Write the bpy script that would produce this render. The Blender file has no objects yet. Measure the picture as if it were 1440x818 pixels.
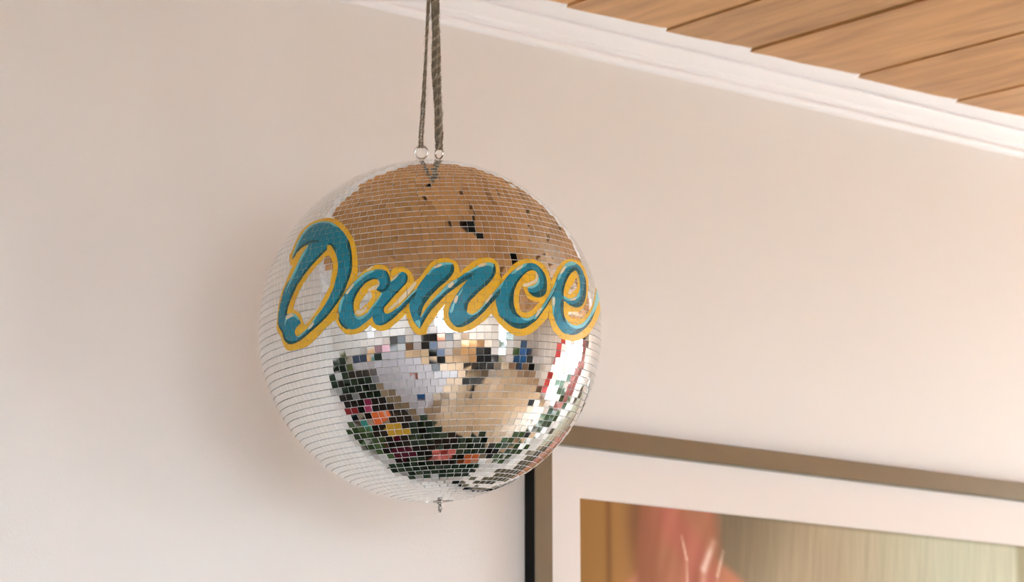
import bpy, bmesh, math, random
from mathutils import Vector, Matrix
from mathutils.geometry import tessellate_polygon
from mathutils import noise as mnoise

random.seed(7)
S = bpy.context.scene
COL = S.collection
PI = math.pi
R_ = math.radians

# ------------------------------------------------------------------ view
FPX = 3200.0
CX, CY = 720.0, 409.0
PITCH = math.atan(840.0 / FPX)
PHI = math.atan(5180.0 / math.hypot(FPX, 840.0))      # wall direction (+x) against camera heading
HEAD = Vector((math.cos(PHI), math.sin(PHI), 0))
RIGHT = Vector((math.sin(PHI), -math.cos(PHI), 0))
FWD = HEAD * math.cos(PITCH) + Vector((0, 0, math.sin(PITCH)))
UPV = -HEAD * math.sin(PITCH) + Vector((0, 0, math.cos(PITCH)))


def ray(x, y):
    return (FWD * FPX + RIGHT * (x - CX) - UPV * (y - CY)).normalized()


BALL_R = 0.25
BALL = Vector((0.0, -0.45, 2.28))
CAM = BALL - ray(605.5, 465.0) * (BALL_R * FPX / 240.5)

cam_data = bpy.data.cameras.new('camera')
cam = bpy.data.objects.new('camera', cam_data)
COL.objects.link(cam)
S.camera = cam
m = Matrix((RIGHT, UPV, -FWD)).transposed().to_4x4()
m.translation = CAM
cam.matrix_world = m
cam_data.sensor_width = 36.0
cam_data.lens = FPX / 1440.0 * 36.0
cam_data.clip_start = 0.05
cam_data.dof.use_dof = True
cam_data.dof.focus_distance = 3.12
cam_data.dof.aperture_fstop = 6.3

# ------------------------------------------------------------------ materials


def srgb(r, g, b):
    def c(v):
        v /= 255.0
        return v / 12.92 if v <= 0.04045 else ((v + 0.055) / 1.055) ** 2.4
    return (c(r), c(g), c(b), 1.0)


MATS = {}


def mat(name, col, rough=0.6, metal=0.0, spec=0.5, bump=0.0, bscale=60.0, vary=0.0, vscale=8.0, stretch=None, **kw):
    mt = bpy.data.materials.new(name)
    mt.use_nodes = True
    nt = mt.node_tree
    b = nt.nodes['Principled BSDF']
    b.inputs['Base Color'].default_value = col
    b.inputs['Roughness'].default_value = rough
    b.inputs['Metallic'].default_value = metal
    b.inputs['Specular IOR Level'].default_value = spec
    for k, v in kw.items():
        b.inputs[k.replace('_', ' ')].default_value = v
    tc = None
    if vary or bump:
        tc = nt.nodes.new('ShaderNodeTexCoord')
        mp = nt.nodes.new('ShaderNodeMapping')
        nt.links.new(tc.outputs['Object'], mp.inputs['Vector'])
        if stretch:
            mp.inputs['Scale'].default_value = stretch
    if vary:
        n = nt.nodes.new('ShaderNodeTexNoise')
        n.inputs['Scale'].default_value = vscale
        n.inputs['Detail'].default_value = 4
        nt.links.new(mp.outputs[0], n.inputs['Vector'])
        hs = nt.nodes.new('ShaderNodeMix')
        hs.data_type = 'RGBA'
        dark = tuple(c * (1 - vary) for c in col[:3]) + (1,)
        lite = tuple(min(1, c * (1 + vary)) for c in col[:3]) + (1,)
        hs.inputs[6].default_value = dark
        hs.inputs[7].default_value = lite
        nt.links.new(n.outputs['Fac'], hs.inputs[0])
        nt.links.new(hs.outputs[2], b.inputs['Base Color'])
    if bump:
        n2 = nt.nodes.new('ShaderNodeTexNoise')
        n2.inputs['Scale'].default_value = bscale
        n2.inputs['Detail'].default_value = 5
        nt.links.new(mp.outputs[0], n2.inputs['Vector'])
        bp = nt.nodes.new('ShaderNodeBump')
        bp.inputs['Strength'].default_value = bump
        bp.inputs['Distance'].default_value = 0.01
        nt.links.new(n2.outputs['Fac'], bp.inputs['Height'])
        nt.links.new(bp.outputs[0], b.inputs['Normal'])
    MATS[name] = mt
    return mt


def attr_mat(name, rough=0.6, spec=0.5, grain=0.0, gscale=(1, 1, 1), knots=0.0):
    """colour from the 'tint' face-corner attribute, with optional wood grain along one axis"""
    mt = bpy.data.materials.new(name)
    mt.use_nodes = True
    nt = mt.node_tree
    b = nt.nodes['Principled BSDF']
    b.inputs['Roughness'].default_value = rough
    b.inputs['Specular IOR Level'].default_value = spec
    a = nt.nodes.new('ShaderNodeAttribute')
    a.attribute_name = 'tint'
    out = a.outputs['Color']
    if grain:
        tc = nt.nodes.new('ShaderNodeTexCoord')
        mp = nt.nodes.new('ShaderNodeMapping')
        mp.inputs['Scale'].default_value = gscale
        nt.links.new(tc.outputs['Object'], mp.inputs['Vector'])
        n = nt.nodes.new('ShaderNodeTexNoise')
        n.inputs['Scale'].default_value = 1.0
        n.inputs['Detail'].default_value = 5
        n.inputs['Distortion'].default_value = 0.6
        nt.links.new(mp.outputs[0], n.inputs['Vector'])
        cr = nt.nodes.new('ShaderNodeValToRGB')
        cr.color_ramp.elements[0].position = 0.28
        cr.color_ramp.elements[0].color = (1 - grain, 1 - grain * 1.15, 1 - grain * 1.35, 1)
        cr.color_ramp.elements[1].position = 0.62
        cr.color_ramp.elements[1].color = (1.04, 1.04, 1.04, 1)
        nt.links.new(n.outputs['Fac'], cr.inputs[0])
        mx = nt.nodes.new('ShaderNodeMix')
        mx.data_type = 'RGBA'
        mx.blend_type = 'MULTIPLY'
        mx.inputs[0].default_value = 1.0
        nt.links.new(out, mx.inputs[6])
        nt.links.new(cr.outputs[0], mx.inputs[7])
        out = mx.outputs[2]
        if knots:
            mp2 = nt.nodes.new('ShaderNodeMapping')
            mp2.inputs['Scale'].default_value = (gscale[0] * 0.34, gscale[1] * 0.9, 1)
            nt.links.new(tc.outputs['Object'], mp2.inputs['Vector'])
            vo = nt.nodes.new('ShaderNodeTexVoronoi')
            vo.inputs['Scale'].default_value = 1.0
            nt.links.new(mp2.outputs[0], vo.inputs['Vector'])
            c2 = nt.nodes.new('ShaderNodeValToRGB')
            c2.color_ramp.elements[0].position = 0.05
            c2.color_ramp.elements[0].color = (1 - knots, 1 - knots * 1.1, 1 - knots * 1.25, 1)
            c2.color_ramp.elements[1].position = 0.22
            c2.color_ramp.elements[1].color = (1, 1, 1, 1)
            nt.links.new(vo.outputs['Distance'], c2.inputs[0])
            m2 = nt.nodes.new('ShaderNodeMix')
            m2.data_type = 'RGBA'
            m2.blend_type = 'MULTIPLY'
            m2.inputs[0].default_value = 1.0
            nt.links.new(out, m2.inputs[6])
            nt.links.new(c2.outputs[0], m2.inputs[7])
            out = m2.outputs[2]
    nt.links.new(out, b.inputs['Base Color'])
    MATS[name] = mt
    return mt


mat('wall_paint', srgb(229, 224, 218), 0.75, spec=0.25, bump=0.05, bscale=220, vary=0.012, vscale=3)
mat('trim_paint', srgb(247, 245, 245), 0.45, spec=0.4, vary=0.012, vscale=14)
mat('mirror', (0.71, 0.70, 0.675, 1), 0.012, 1.0)
mat('tile_edge', (0.96, 0.96, 0.955, 1), 0.25, 0.0)
mat('grout', (0.30, 0.28, 0.25, 1), 0.5)
mat('paint_yellow', srgb(224, 174, 44), 0.45, spec=0.3, bump=0.06, bscale=400, vary=0.05, vscale=40)
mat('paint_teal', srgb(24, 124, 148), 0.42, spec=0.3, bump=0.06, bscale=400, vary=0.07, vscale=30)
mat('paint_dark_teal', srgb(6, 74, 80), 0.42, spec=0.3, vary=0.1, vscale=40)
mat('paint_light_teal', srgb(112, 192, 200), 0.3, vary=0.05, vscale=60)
mat('paint_cream', srgb(226, 208, 176), 0.34, vary=0.06, vscale=60)
mat('chrome', (0.58, 0.56, 0.53, 1), 0.16, 1.0)
mat('yarn', srgb(132, 123, 107), 0.95, spec=0.1, bump=0.5, bscale=500, vary=0.45, vscale=160)
mat('yarn_light', srgb(164, 152, 132), 0.95, spec=0.1, bump=0.5, bscale=500, vary=0.4, vscale=160)
mat('frame_face', srgb(136, 129, 113), 0.28, 0.7, bump=0.04, bscale=90, vary=0.07, vscale=24)
mat('frame_side', srgb(9, 8, 7), 0.6, spec=0.15)
mat('mat_board', srgb(228, 219, 211), 0.85, spec=0.15)
mat('white_lacquer', srgb(158, 153, 158), 0.4)
mat('espresso', srgb(40, 29, 20), 0.4, vary=0.2, vscale=6, stretch=(1, 8, 8))
mat('black_metal', srgb(18, 18, 19), 0.4, 0.2)
mat('oak', srgb(212, 168, 118), 0.45, vary=0.12, vscale=5, stretch=(1.5, 10, 10))
mat('terracotta', srgb(176, 92, 58), 0.75, vary=0.1)
mat('white_pot', srgb(232, 228, 222), 0.4)
mat('soil', srgb(46, 34, 26), 0.95)
mat('leaf_dark', srgb(34, 58, 38), 0.45, vary=0.3, vscale=6)
mat('leaf_mid', srgb(74, 104, 58), 0.45, vary=0.3, vscale=6)
mat('leaf_olive', srgb(112, 120, 60), 0.5, vary=0.25, vscale=6)
mat('petal_pink', srgb(236, 138, 132), 0.6, vary=0.12, vscale=20)
mat('petal_yellow', srgb(220, 180, 60), 0.6)
mat('stem_green', srgb(70, 92, 48), 0.6)
mat('vase_glass', srgb(70, 96, 92), 0.12)
mat('page', srgb(226, 216, 196), 0.9)
mat('red_cloth', srgb(214, 100, 98), 0.9, vary=0.12, vscale=10)
mat('pink_cloth', srgb(226, 176, 176), 0.9, vary=0.06, vscale=10)
mat('black_leather', srgb(24, 22, 22), 0.35, bump=0.2, bscale=40)
mat('charcoal_cloth', srgb(58, 56, 52), 0.95, bump=0.3, bscale=120)
mat('gravel', srgb(206, 200, 192), 0.9, vary=0.12, vscale=3)
mat('garden_leaf', srgb(38, 52, 22), 0.5, vary=0.3, vscale=6)
mat('garden_leaf_dark', srgb(22, 34, 20), 0.5, vary=0.3, vscale=6)
mat('blue_paint', srgb(48, 110, 176), 0.4)
mat('fence_wood', srgb(150, 122, 94), 0.8, vary=0.15, vscale=4)
mat('plastic_white', srgb(236, 234, 230), 0.4)
attr_mat('ceiling_boards', 0.42, 0.4, 0.30, (26, 1.1, 26), 0.35)
attr_mat('floor_boards', 0.38, 0.45, 0.16, (1.0, 22, 22))
attr_mat('print_ink', 0.6, 0.2)


def glass_mat():
    mt = bpy.data.materials.new('window_glass')
    mt.use_nodes = True
    nt = mt.node_tree
    nt.nodes.clear()
    o = nt.nodes.new('ShaderNodeOutputMaterial')
    mx = nt.nodes.new('ShaderNodeMixShader')
    lw = nt.nodes.new('ShaderNodeLayerWeight')
    pw = nt.nodes.new('ShaderNodeMath')
    pw.operation = 'POWER'
    pw.inputs[1].default_value = 4.0
    fr = nt.nodes.new('ShaderNodeMath')
    fr.operation = 'MULTIPLY_ADD'
    fr.inputs[1].default_value = 0.5
    fr.inputs[2].default_value = 0.02
    nt.links.new(lw.outputs['Facing'], pw.inputs[0])
    nt.links.new(pw.outputs[0], fr.inputs[0])
    t = nt.nodes.new('ShaderNodeBsdfTransparent')
    g = nt.nodes.new('ShaderNodeBsdfGlossy')
    g.inputs['Roughness'].default_value = 0.02
    nt.links.new(fr.outputs[0], mx.inputs[0])
    nt.links.new(t.outputs[0], mx.inputs[1])
    nt.links.new(g.outputs[0], mx.inputs[2])
    nt.links.new(mx.outputs[0], o.inputs['Surface'])
    MATS['window_glass'] = mt


glass_mat()

# ------------------------------------------------------------------ mesh helpers


class MB:
    def __init__(self):
        self.v, self.f, self.mi, self.sm, self.tint = [], [], [], [], []
        self.mats = []

    def mid(self, name):
        if name not in self.mats:
            self.mats.append(name)
        return self.mats.index(name)

    def add(self, verts, faces, mt, smooth=False, tint=None, M=None):
        o = len(self.v)
        for p in verts:
            p = Vector(p)
            self.v.append(M @ p if M else p)
        k = self.mid(mt)
        for f in faces:
            self.f.append([i + o for i in f])
            self.mi.append(k)
            self.sm.append(smooth)
            self.tint.append(tint)

    def box(self, lo, hi, mt, bev=0.0, tint=None, M=None):
        x0, y0, z0 = lo
        x1, y1, z1 = hi
        if bev <= 0:
            v = [(x0, y0, z0), (x1, y0, z0), (x1, y1, z0), (x0, y1, z0), (x0, y0, z1), (x1, y0, z1), (x1, y1, z1), (x0, y1, z1)]
            self.add(v, [(0, 3, 2, 1), (4, 5, 6, 7), (0, 1, 5, 4), (1, 2, 6, 5), (2, 3, 7, 6), (3, 0, 4, 7)], mt, False, tint, M)
            return
        bm = bmesh.new()
        bmesh.ops.create_cube(bm, size=1)
        for v in bm.verts:
            v.co = Vector(((x0 + x1) / 2 + v.co.x * (x1 - x0), (y0 + y1) / 2 + v.co.y * (y1 - y0), (z0 + z1) / 2 + v.co.z * (z1 - z0)))
        bmesh.ops.bevel(bm, geom=bm.edges[:], offset=bev, segments=2, profile=0.5, affect='EDGES')
        bm.verts.index_update()
        self.add([v.co.copy() for v in bm.verts], [[v.index for v in f.verts] for f in bm.faces], mt, True if bev > 0.02 else False, tint, M)
        bm.free()

    def lathe(self, prof, mt, n=24, M=None, tint=None, cap=True):
        v, f = [], []
        for (r, z) in prof:
            for k in range(n):
                a = 2 * PI * k / n
                v.append((r * math.cos(a), r * math.sin(a), z))
        for i in range(len(prof) - 1):
            for k in range(n):
                k2 = (k + 1) % n
                f.append((i * n + k, i * n + k2, (i + 1) * n + k2, (i + 1) * n + k))
        if cap:
            f.append(tuple(range(n - 1, -1, -1)))
            f.append(tuple((len(prof) - 1) * n + k for k in range(n)))
        self.add(v, f, mt, True, tint, M)

    def tube(self, pts, rad, mt, n=8, tint=None, closed=False, M=None):
        pts = [Vector(p) for p in pts]
        L = len(pts)
        rads = rad if isinstance(rad, (list, tuple)) else [rad] * L
        v, f = [], []
        ref = None
        for i, p in enumerate(pts):
            if closed:
                t = (pts[(i + 1) % L] - pts[i - 1]).normalized()
            else:
                t = (pts[min(i + 1, L - 1)] - pts[max(i - 1, 0)]).normalized()
            if ref is None:
                ref = t.orthogonal().normalized()
            ref = (ref - t * ref.dot(t))
            ref = ref.normalized() if ref.length > 1e-6 else t.orthogonal().normalized()
            b = t.cross(ref)
            for k in range(n):
                a = 2 * PI * k / n
                v.append(p + (ref * math.cos(a) + b * math.sin(a)) * rads[i])
        for i in range(L if closed else L - 1):
            j = (i + 1) % L
            for k in range(n):
                k2 = (k + 1) % n
                f.append((i * n + k, i * n + k2, j * n + k2, j * n + k))
        if not closed:
            f.append(tuple(range(n - 1, -1, -1)))
            f.append(tuple((L - 1) * n + k for k in range(n)))
        self.add(v, f, mt, True, tint, M)

    def build(self, name, parent=None, loc=None, label=None):
        me = bpy.data.meshes.new(name)
        me.from_pydata([tuple(p) for p in self.v], [], self.f)
        for k in self.mats:
            me.materials.append(MATS[k])
        me.polygons.foreach_set('material_index', self.mi)
        me.polygons.foreach_set('use_smooth', self.sm)
        if any(t is not None for t in self.tint):
            ca = me.color_attributes.new('tint', 'FLOAT_COLOR', 'CORNER')
            for p in me.polygons:
                t = self.tint[p.index] or (1, 1, 1, 1)
                for li in p.loop_indices:
                    ca.data[li].color = t
        me.update()
        o = bpy.data.objects.new(name, me)
        COL.objects.link(o)
        if parent:
            o.parent = parent
        if loc is not None:
            o.location = loc
        if label:
            o['label'] = label
        return o


def thing(name, label, cat, loc=(0, 0, 0), rz=0.0, group=None):
    o = bpy.data.objects.new(name, None)
    o.empty_display_size = 0.1
    COL.objects.link(o)
    o.location = loc
    o.rotation_euler = (0, 0, rz)
    o['label'] = label
    o['category'] = cat
    if group:
        o['group'] = group
    return o


def tag(o, label, cat, group=None):
    o['label'] = label
    o['category'] = cat
    if group:
        o['group'] = group
    return o


def struct(o):
    o['kind'] = 'structure'
    return o


# ------------------------------------------------------------------ room shell
X0, X1, Y0 = -4.0, 4.0, -5.0
SLOPE, ZC = -0.123, 3.0285


def ceil_z(y):
    return ZC - SLOPE * y


def wall_with_holes(name, along, fixed, a0, a1, ztop, holes, thick):
    """vertical wall; along = 'x' or 'y'; ztop(a) its height; holes = [(a0,a1,z0,z1)]; thick signed outwards"""
    mb = MB()
    As = sorted(set([a0, a1] + [h[0] for h in holes] + [h[1] for h in holes]))
    Zs = sorted(set([0.0] + [h[2] for h in holes] + [h[3] for h in holes]))

    def P(a, z, d):
        return (a, fixed + d, z) if along == 'x' else (fixed + d, a, z)
    for i in range(len(As) - 1):
        for j in range(len(Zs)):
            z0 = Zs[j]
            top = j == len(Zs) - 1
            b0, b1 = As[i], As[i + 1]
            za = ztop(b0) if top else Zs[j + 1]
            zb = ztop(b1) if top else Zs[j + 1]
            if top:
                za, zb = max(za, z0 + .02), max(zb, z0 + .02)
            mid = ((b0 + b1) / 2, (z0 + min(za, zb)) / 2)
            if any(h[0] < mid[0] < h[1] and h[2] < mid[1] < h[3] for h in holes):
                continue
            v = [P(b0, z0, 0), P(b1, z0, 0), P(b1, zb, 0), P(b0, za, 0), P(b0, z0, thick), P(b1, z0, thick), P(b1, zb, thick), P(b0, za, thick)]
            mb.add(v, [(0, 1, 2, 3), (7, 6, 5, 4), (0, 4, 5, 1), (1, 5, 6, 2), (2, 6, 7, 3), (3, 7, 4, 0)], 'wall_paint')
    return struct(mb.build(name))


WIN_R = (-2.0, -0.25, 0.2, 2.6)
WIN_F = (-2.5, -0.4, 1.12, 2.25)
DOOR_F = (1.25, 2.1, 0.0, 2.1)
WIN_L = (-2.35, -1.85, 1.25, 1.9)
wall_with_holes('wall_back', 'x', 0.0, X0 - 0.15, X1 + 0.15, lambda a: ceil_z(0) + 0.05, [], 0.15)
wall_with_holes('wall_front', 'x', Y0, X0 - 0.15, X1 + 0.15, lambda a: ceil_z(Y0) + 0.05, [WIN_F, DOOR_F], -0.15)
wall_with_holes('wall_right', 'y', X1, Y0, 0.0, lambda a: ceil_z(a) + 0.05, [WIN_R], 0.15)
wall_with_holes('wall_left', 'y', X0, Y0, 0.0, lambda a: ceil_z(a) + 0.05, [WIN_L], -0.15)

WOOD_X0 = -1.47
# ceiling: sloping wide boards running away from the picture wall, each one a little off level
mb = MB()
joints = [0.30, 0.497, 0.718, 0.915, 1.176, 1.440]
x = joints[-1]
while x < X1 + 0.1:
    x += random.uniform(0.2, 0.27)
    joints.append(x)
x = joints[0]
while x > WOOD_X0 + 0.3:
    x -= random.uniform(0.2, 0.27)
    joints.insert(0, x)
joints.insert(0, WOOD_X0)
base = srgb(214, 163, 104)
TILT = []
for i in range(len(joints) - 1):
    a, b = joints[i] + 0.0025, joints[i + 1] - 0.0025
    k = random.uniform(0.86, 1.1)
    t = (base[0] * k, base[1] * k * random.uniform(0.97, 1.02), base[2] * k * random.uniform(0.93, 1.03), 1)
    dl, dr = random.uniform(0, 0.001), random.uniform(0.002, 0.0045)
    TILT.append((dl, dr))
    segs = 14
    for s in range(segs):
        y0, y1 = 0.1 - s * (5.35 / segs), 0.1 - (s + 1) * (5.35 / segs)
        v = []
        for (yy) in (y0, y1):
            v += [(a, yy, ceil_z(yy) + dl), (b, yy, ceil_z(yy) + dr), (b, yy, ceil_z(yy) + 0.03), (a, yy, ceil_z(yy) + 0.03)]
        mb.add(v, [(0, 1, 5, 4), (1, 2, 6, 5), (3, 0, 4, 7), (2, 3, 7, 6)], 'ceiling_boards', False, t)
# dark backing that closes the joints
mb.add([(WOOD_X0, .15, ceil_z(.15) + .031), (X1 + .2, .15, ceil_z(.15) + .031), (X1 + .2, -5.3, ceil_z(-5.3) + .031), (WOOD_X0, -5.3, ceil_z(-5.3) + .031),
        (WOOD_X0, .15, ceil_z(.15) + .08), (X1 + .2, .15, ceil_z(.15) + .08), (X1 + .2, -5.3, ceil_z(-5.3) + .08), (WOOD_X0, -5.3, ceil_z(-5.3) + .08)],
       [(0, 1, 2, 3), (7, 6, 5, 4), (0, 4, 5, 1), (1, 5, 6, 2), (2, 6, 7, 3), (3, 7, 4, 0)], 'ceiling_boards', False, (0.05, 0.03, 0.015, 1))
struct(mb.build('ceiling'))

# white plaster ceiling over the left bay, with a skylight added for overhead light
SKY = (-2.5, -1.95, -3.4, -2.7)
mb = MB()
for (a, b, c, d) in ((X0 - .2, WOOD_X0 - .002, SKY[3], .15), (X0 - .2, WOOD_X0 - .002, -5.3, SKY[2]), (X0 - .2, SKY[0], SKY[2], SKY[3]), (SKY[1], WOOD_X0 - .002, SKY[2], SKY[3])):
    v = [(a, c, ceil_z(c)), (b, c, ceil_z(c)), (b, d, ceil_z(d)), (a, d, ceil_z(d))]
    v += [(p[0], p[1], p[2] + .16) for p in v]
    mb.add(v, [(3, 2, 1, 0), (4, 5, 6, 7), (0, 1, 5, 4), (1, 2, 6, 5), (2, 3, 7, 6), (3, 0, 4, 7)], 'trim_paint')
struct(mb.build('ceiling'))
mb, g = MB(), MB()


def slab(M_, a, b, c, d, z0, z1, mt):
    v = [(a, c, ceil_z(c) + z0), (b, c, ceil_z(c) + z0), (b, d, ceil_z(d) + z0), (a, d, ceil_z(d) + z0)]
    v += [(p[0], p[1], p[2] + z1 - z0) for p in v]
    M_.add(v, [(3, 2, 1, 0), (4, 5, 6, 7), (0, 1, 5, 4), (1, 2, 6, 5), (2, 3, 7, 6), (3, 0, 4, 7)], mt)


for (a, b, c, d) in ((SKY[0], SKY[0] + .05, SKY[2], SKY[3]), (SKY[1] - .05, SKY[1], SKY[2], SKY[3]), (SKY[0] + .05, SKY[1] - .05, SKY[2], SKY[2] + .05), (SKY[0] + .05, SKY[1] - .05, SKY[3] - .05, SKY[3]),
                     ((SKY[0] + SKY[1]) / 2 - .03, (SKY[0] + SKY[1]) / 2 + .03, SKY[2] + .05, SKY[3] - .05)):
    slab(mb, a, b, c, d, .06, .15, 'trim_paint')
sk = struct(mb.build('added_skylight'))
slab(g, SKY[0] + .05, SKY[1] - .05, SKY[2] + .05, SKY[3] - .05, .10, .106, 'window_glass')
g.build('glass_pane', sk)
ld = bpy.data.lights.new('skylight_portal', 'AREA')
ld.shape = 'RECTANGLE'
ld.size, ld.size_y = SKY[1] - SKY[0], SKY[3] - SKY[2]
ld.cycles.is_portal = True
lo = bpy.data.objects.new('daylight_portal', ld)
COL.objects.link(lo)
lo.location = ((SKY[0] + SKY[1]) / 2, (SKY[2] + SKY[3]) / 2, ceil_z((SKY[2] + SKY[3]) / 2) + .17)
lo.rotation_euler = Vector((0, -SLOPE, -1)).to_track_quat('-Z', 'Y').to_euler()

# floor boards
mb = MB()
y = Y0 - 0.1
while y < 0.1:
    xx = X0 - 0.1 - random.uniform(0, 1.5)
    while xx < X1 + 0.1:
        L = random.uniform(1.4, 2.2)
        k = random.uniform(0.85, 1.1)
        c = srgb(180, 152, 120)
        mb.add([(max(xx, X0 - .1) + .001, y + .001, 0), (min(xx + L, X1 + .1) - .001, y + .001, 0), (min(xx + L, X1 + .1) - .001, y + .139, 0), (max(xx, X0 - .1) + .001, y + .139, 0)],
               [(0, 1, 2, 3)], 'floor_boards', False, (c[0] * k, c[1] * k, c[2] * k, 1))
        xx += L
    y += 0.14
mb.add([(X0 - .15, Y0 - .15, -.003), (X1 + .15, Y0 - .15, -.003), (X1 + .15, .15, -.003), (X0 - .15, .15, -.003)], [(0, 1, 2, 3)], 'floor_boards', False, (.05, .03, .02, 1))
struct(mb.build('floor'))

# crown moulding (profile: depth from wall, height), its top edge painted raggedly onto the boards
Z0 = 2.9655
prof = [(0.0, 0.0), (0.009, 0.0005), (0.0125, 0.004), (0.0135, 0.009), (0.0110, 0.0132), (0.0055, 0.0148), (0.0075, 0.0170), (0.0135, 0.0185),
        (0.0160, 0.0200), (0.0165, 0.0225), (0.0150, 0.0240), (0.0175, 0.0255), (0.0250, 0.0275), (0.0330, 0.0320), (0.0400, 0.0375), (0.0440, 0.0420), (0.0365, 0.0446),
        (0.0450, 0.0452), (0.0520, 0.0475), (0.0600, 0.0500), (0.0650, 0.0530)]


def jag(xx):
    """how far the white edge runs out over the boards: a tooth at each joint plus a brush wobble"""
    for i in range(len(joints) - 1):
        if joints[i] <= xx < joints[i + 1]:
            u = (xx - joints[i]) / (joints[i + 1] - joints[i])
            break
    else:
        u = 0
    w = 0.012 * (u ** 1.8) + 0.006 * mnoise.noise(Vector((xx * 6, 0.3, 0))) + 0.0035 * mnoise.noise(Vector((xx * 19, 4.3, 0))) + 0.0016 * mnoise.noise(Vector((xx * 47, 7.3, 0)))
    return max(0.0, w + (0.003 if u > 0.95 else 0))


def board_z(xx, yy):
    for i in range(len(joints) - 1):
        if joints[i] <= xx < joints[i + 1]:
            u = (xx - joints[i]) / (joints[i + 1] - joints[i])
            return ceil_z(yy) + TILT[i][0] * (1 - u) + TILT[i][1] * u
    return ceil_z(yy)


mb = MB()
xs = [X0 + i * (X1 - X0) / 1600 for i in range(1601)]
v, f = [], []
n = len(prof) + 2
for xx in xs:
    wob = 0.0006 * mnoise.noise(Vector((xx * 2.2, 1, 0)))
    for (d, z) in prof:
        v.append((xx, -d, Z0 + z + wob))
    e = 0.070 + jag(xx)
    v.append((xx, -e + 0.0012, board_z(xx, -e) - 0.0012))
    v.append((xx, -e, board_z(xx, -e) + 0.0006))
for i in range(len(xs) - 1):
    for k in range(n - 1):
        f.append((i * n + k, (i + 1) * n + k, (i + 1) * n + k + 1, i * n + k + 1))
mb.add(v, f, 'trim_paint', True)
o = struct(mb.build('trim_1'))

# baseboards
for nm, lo, hi in (('baseboard_back', (X0, -0.018, 0), (X1, 0, 0.12)), ('baseboard_left', (X0, Y0, 0), (X0 + .018, 0, .12)), ('baseboard_right', (X1 - .018, Y0, 0), (X1, 0, .12))):
    mb = MB()
    mb.box(lo, hi, 'trim_paint', 0.004)
    struct(mb.build(nm))
mb = MB()
mb.box((X0, Y0, 0), (DOOR_F[0], Y0 + .018, .12), 'trim_paint', 0.004)
mb.box((DOOR_F[1], Y0, 0), (X1, Y0 + .018, .12), 'trim_paint', 0.004)
struct(mb.build('baseboard_front'))


def window(name, along, fixed, hole, sgn, cols, rows, door=False):
    a0, a1, z0, z1 = hole
    mb = MB()
    g = MB()

    def bx(A0, A1, B0, B1, d0, d1, M=mb, mt='trim_paint'):
        d0, d1 = sorted((fixed + d0 * sgn, fixed + d1 * sgn))
        if along == 'x':
            M.box((A0, d0, B0), (A1, d1, B1), mt)
        else:
            M.box((d0, A0, B0), (d1, A1, B1), mt)
    w = 0.06
    bx(a0, a0 + w, z0, z1, 0.02, 0.12)
    bx(a1 - w, a1, z0, z1, 0.02, 0.12)
    bx(a0 + w, a1 - w, z1 - w, z1, 0.02, 0.12)
    bx(a0 + w, a1 - w, z0, z0 + (0.14 if door else w), 0.02, 0.12)
    for c in range(1, cols):
        x = a0 + (a1 - a0) * c / cols
        bx(x - .022, x + .022, z0 + w, z1 - w, 0.04, 0.10)
    for r in range(1, rows):
        z = z0 + (z1 - z0) * r / rows
        bx(a0 + w, a1 - w, z - .016, z + .016, 0.045, 0.095)
    # casing on the room side
    for (p0, p1, q0, q1) in ((a0 - .08, a0, z0 - (0 if door else .08), z1 + .08), (a1, a1 + .08, z0 - (0 if door else .08), z1 + .08), (a0, a1, z1, z1 + .08)):
        bx(p0, p1, q0, q1, -0.02, 0.0)
    if not door:
        bx(a0 - .1, a1 + .1, z0 - .035, z0, -0.06, 0.02)
    fr = struct(mb.build(name))
    bx(a0 + w, a1 - w, z0 + w, z1 - w, 0.066, 0.072, g, 'window_glass')
    g.build('glass_pane', fr)
    # light portal in the opening
    ld = bpy.data.lights.new(name + '_portal', 'AREA')
    ld.shape = 'RECTANGLE'
    ld.size, ld.size_y = a1 - a0, z1 - z0
    ld.cycles.is_portal = True
    lo = bpy.data.objects.new('daylight_portal', ld)
    COL.objects.link(lo)
    c = ((a0 + a1) / 2, (z0 + z1) / 2)
    if along == 'x':
        lo.location = (c[0], fixed + 0.14 * sgn, c[1])
        nrm = Vector((0, -sgn, 0))
    else:
        lo.location = (fixed + 0.14 * sgn, c[0], c[1])
        nrm = Vector((-sgn, 0, 0))
    lo.rotation_euler = nrm.to_track_quat('-Z', 'Z').to_euler()
    return fr


window('window_1', 'y', X1, WIN_R, 1, 3, 1)
window('window_2', 'x', Y0, WIN_F, -1, 3, 2)
window('window_3', 'y', X0, WIN_L, -1, 3, 2)
d1 = window('door_1', 'x', Y0, DOOR_F, -1, 1, 3, True)
mb = MB()
mb.tube([(1.29, Y0 - .02, 1.02), (1.29, Y0 + .05, 1.02), (1.40, Y0 + .05, 1.02)], 0.009, 'chrome')
mb.build('door_handle', d1)

# garden outside
mb = MB()
mb.add([(-25, -25, -.12), (25, -25, -.12), (25, 15, -.12), (-25, 15, -.12)], [(0, 1, 2, 3)], 'gravel')
struct(mb.build('ground'))


def leaf(mb, p, d, up, L, W, mt, droop=0.25):
    d = d.normalized()
    s = d.cross(up)
    s = s.normalized() if s.length > 1e-4 else d.orthogonal().normalized()
    u = s.cross(d).normalized()
    pts = []
    prof_ = ((0, 0.05), (0.25, 0.8), (0.55, 1.0), (0.82, 0.55), (1.0, 0.02))
    for t, w in prof_:
        c = p + d * (L * t) - Vector((0, 0, 1)) * (droop * L * t * t)
        pts += [c - s * (W * w / 2) + u * (W * w * 0.18), c, c + s * (W * w / 2) + u * (W * w * 0.18)]
    fs = []
    for i in range(len(prof_) - 1):
        a = i * 3
        fs += [(a, a + 1, a + 4, a + 3), (a + 1, a + 2, a + 5, a + 4)]
    mb.add(pts, fs, mt, True)


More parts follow.
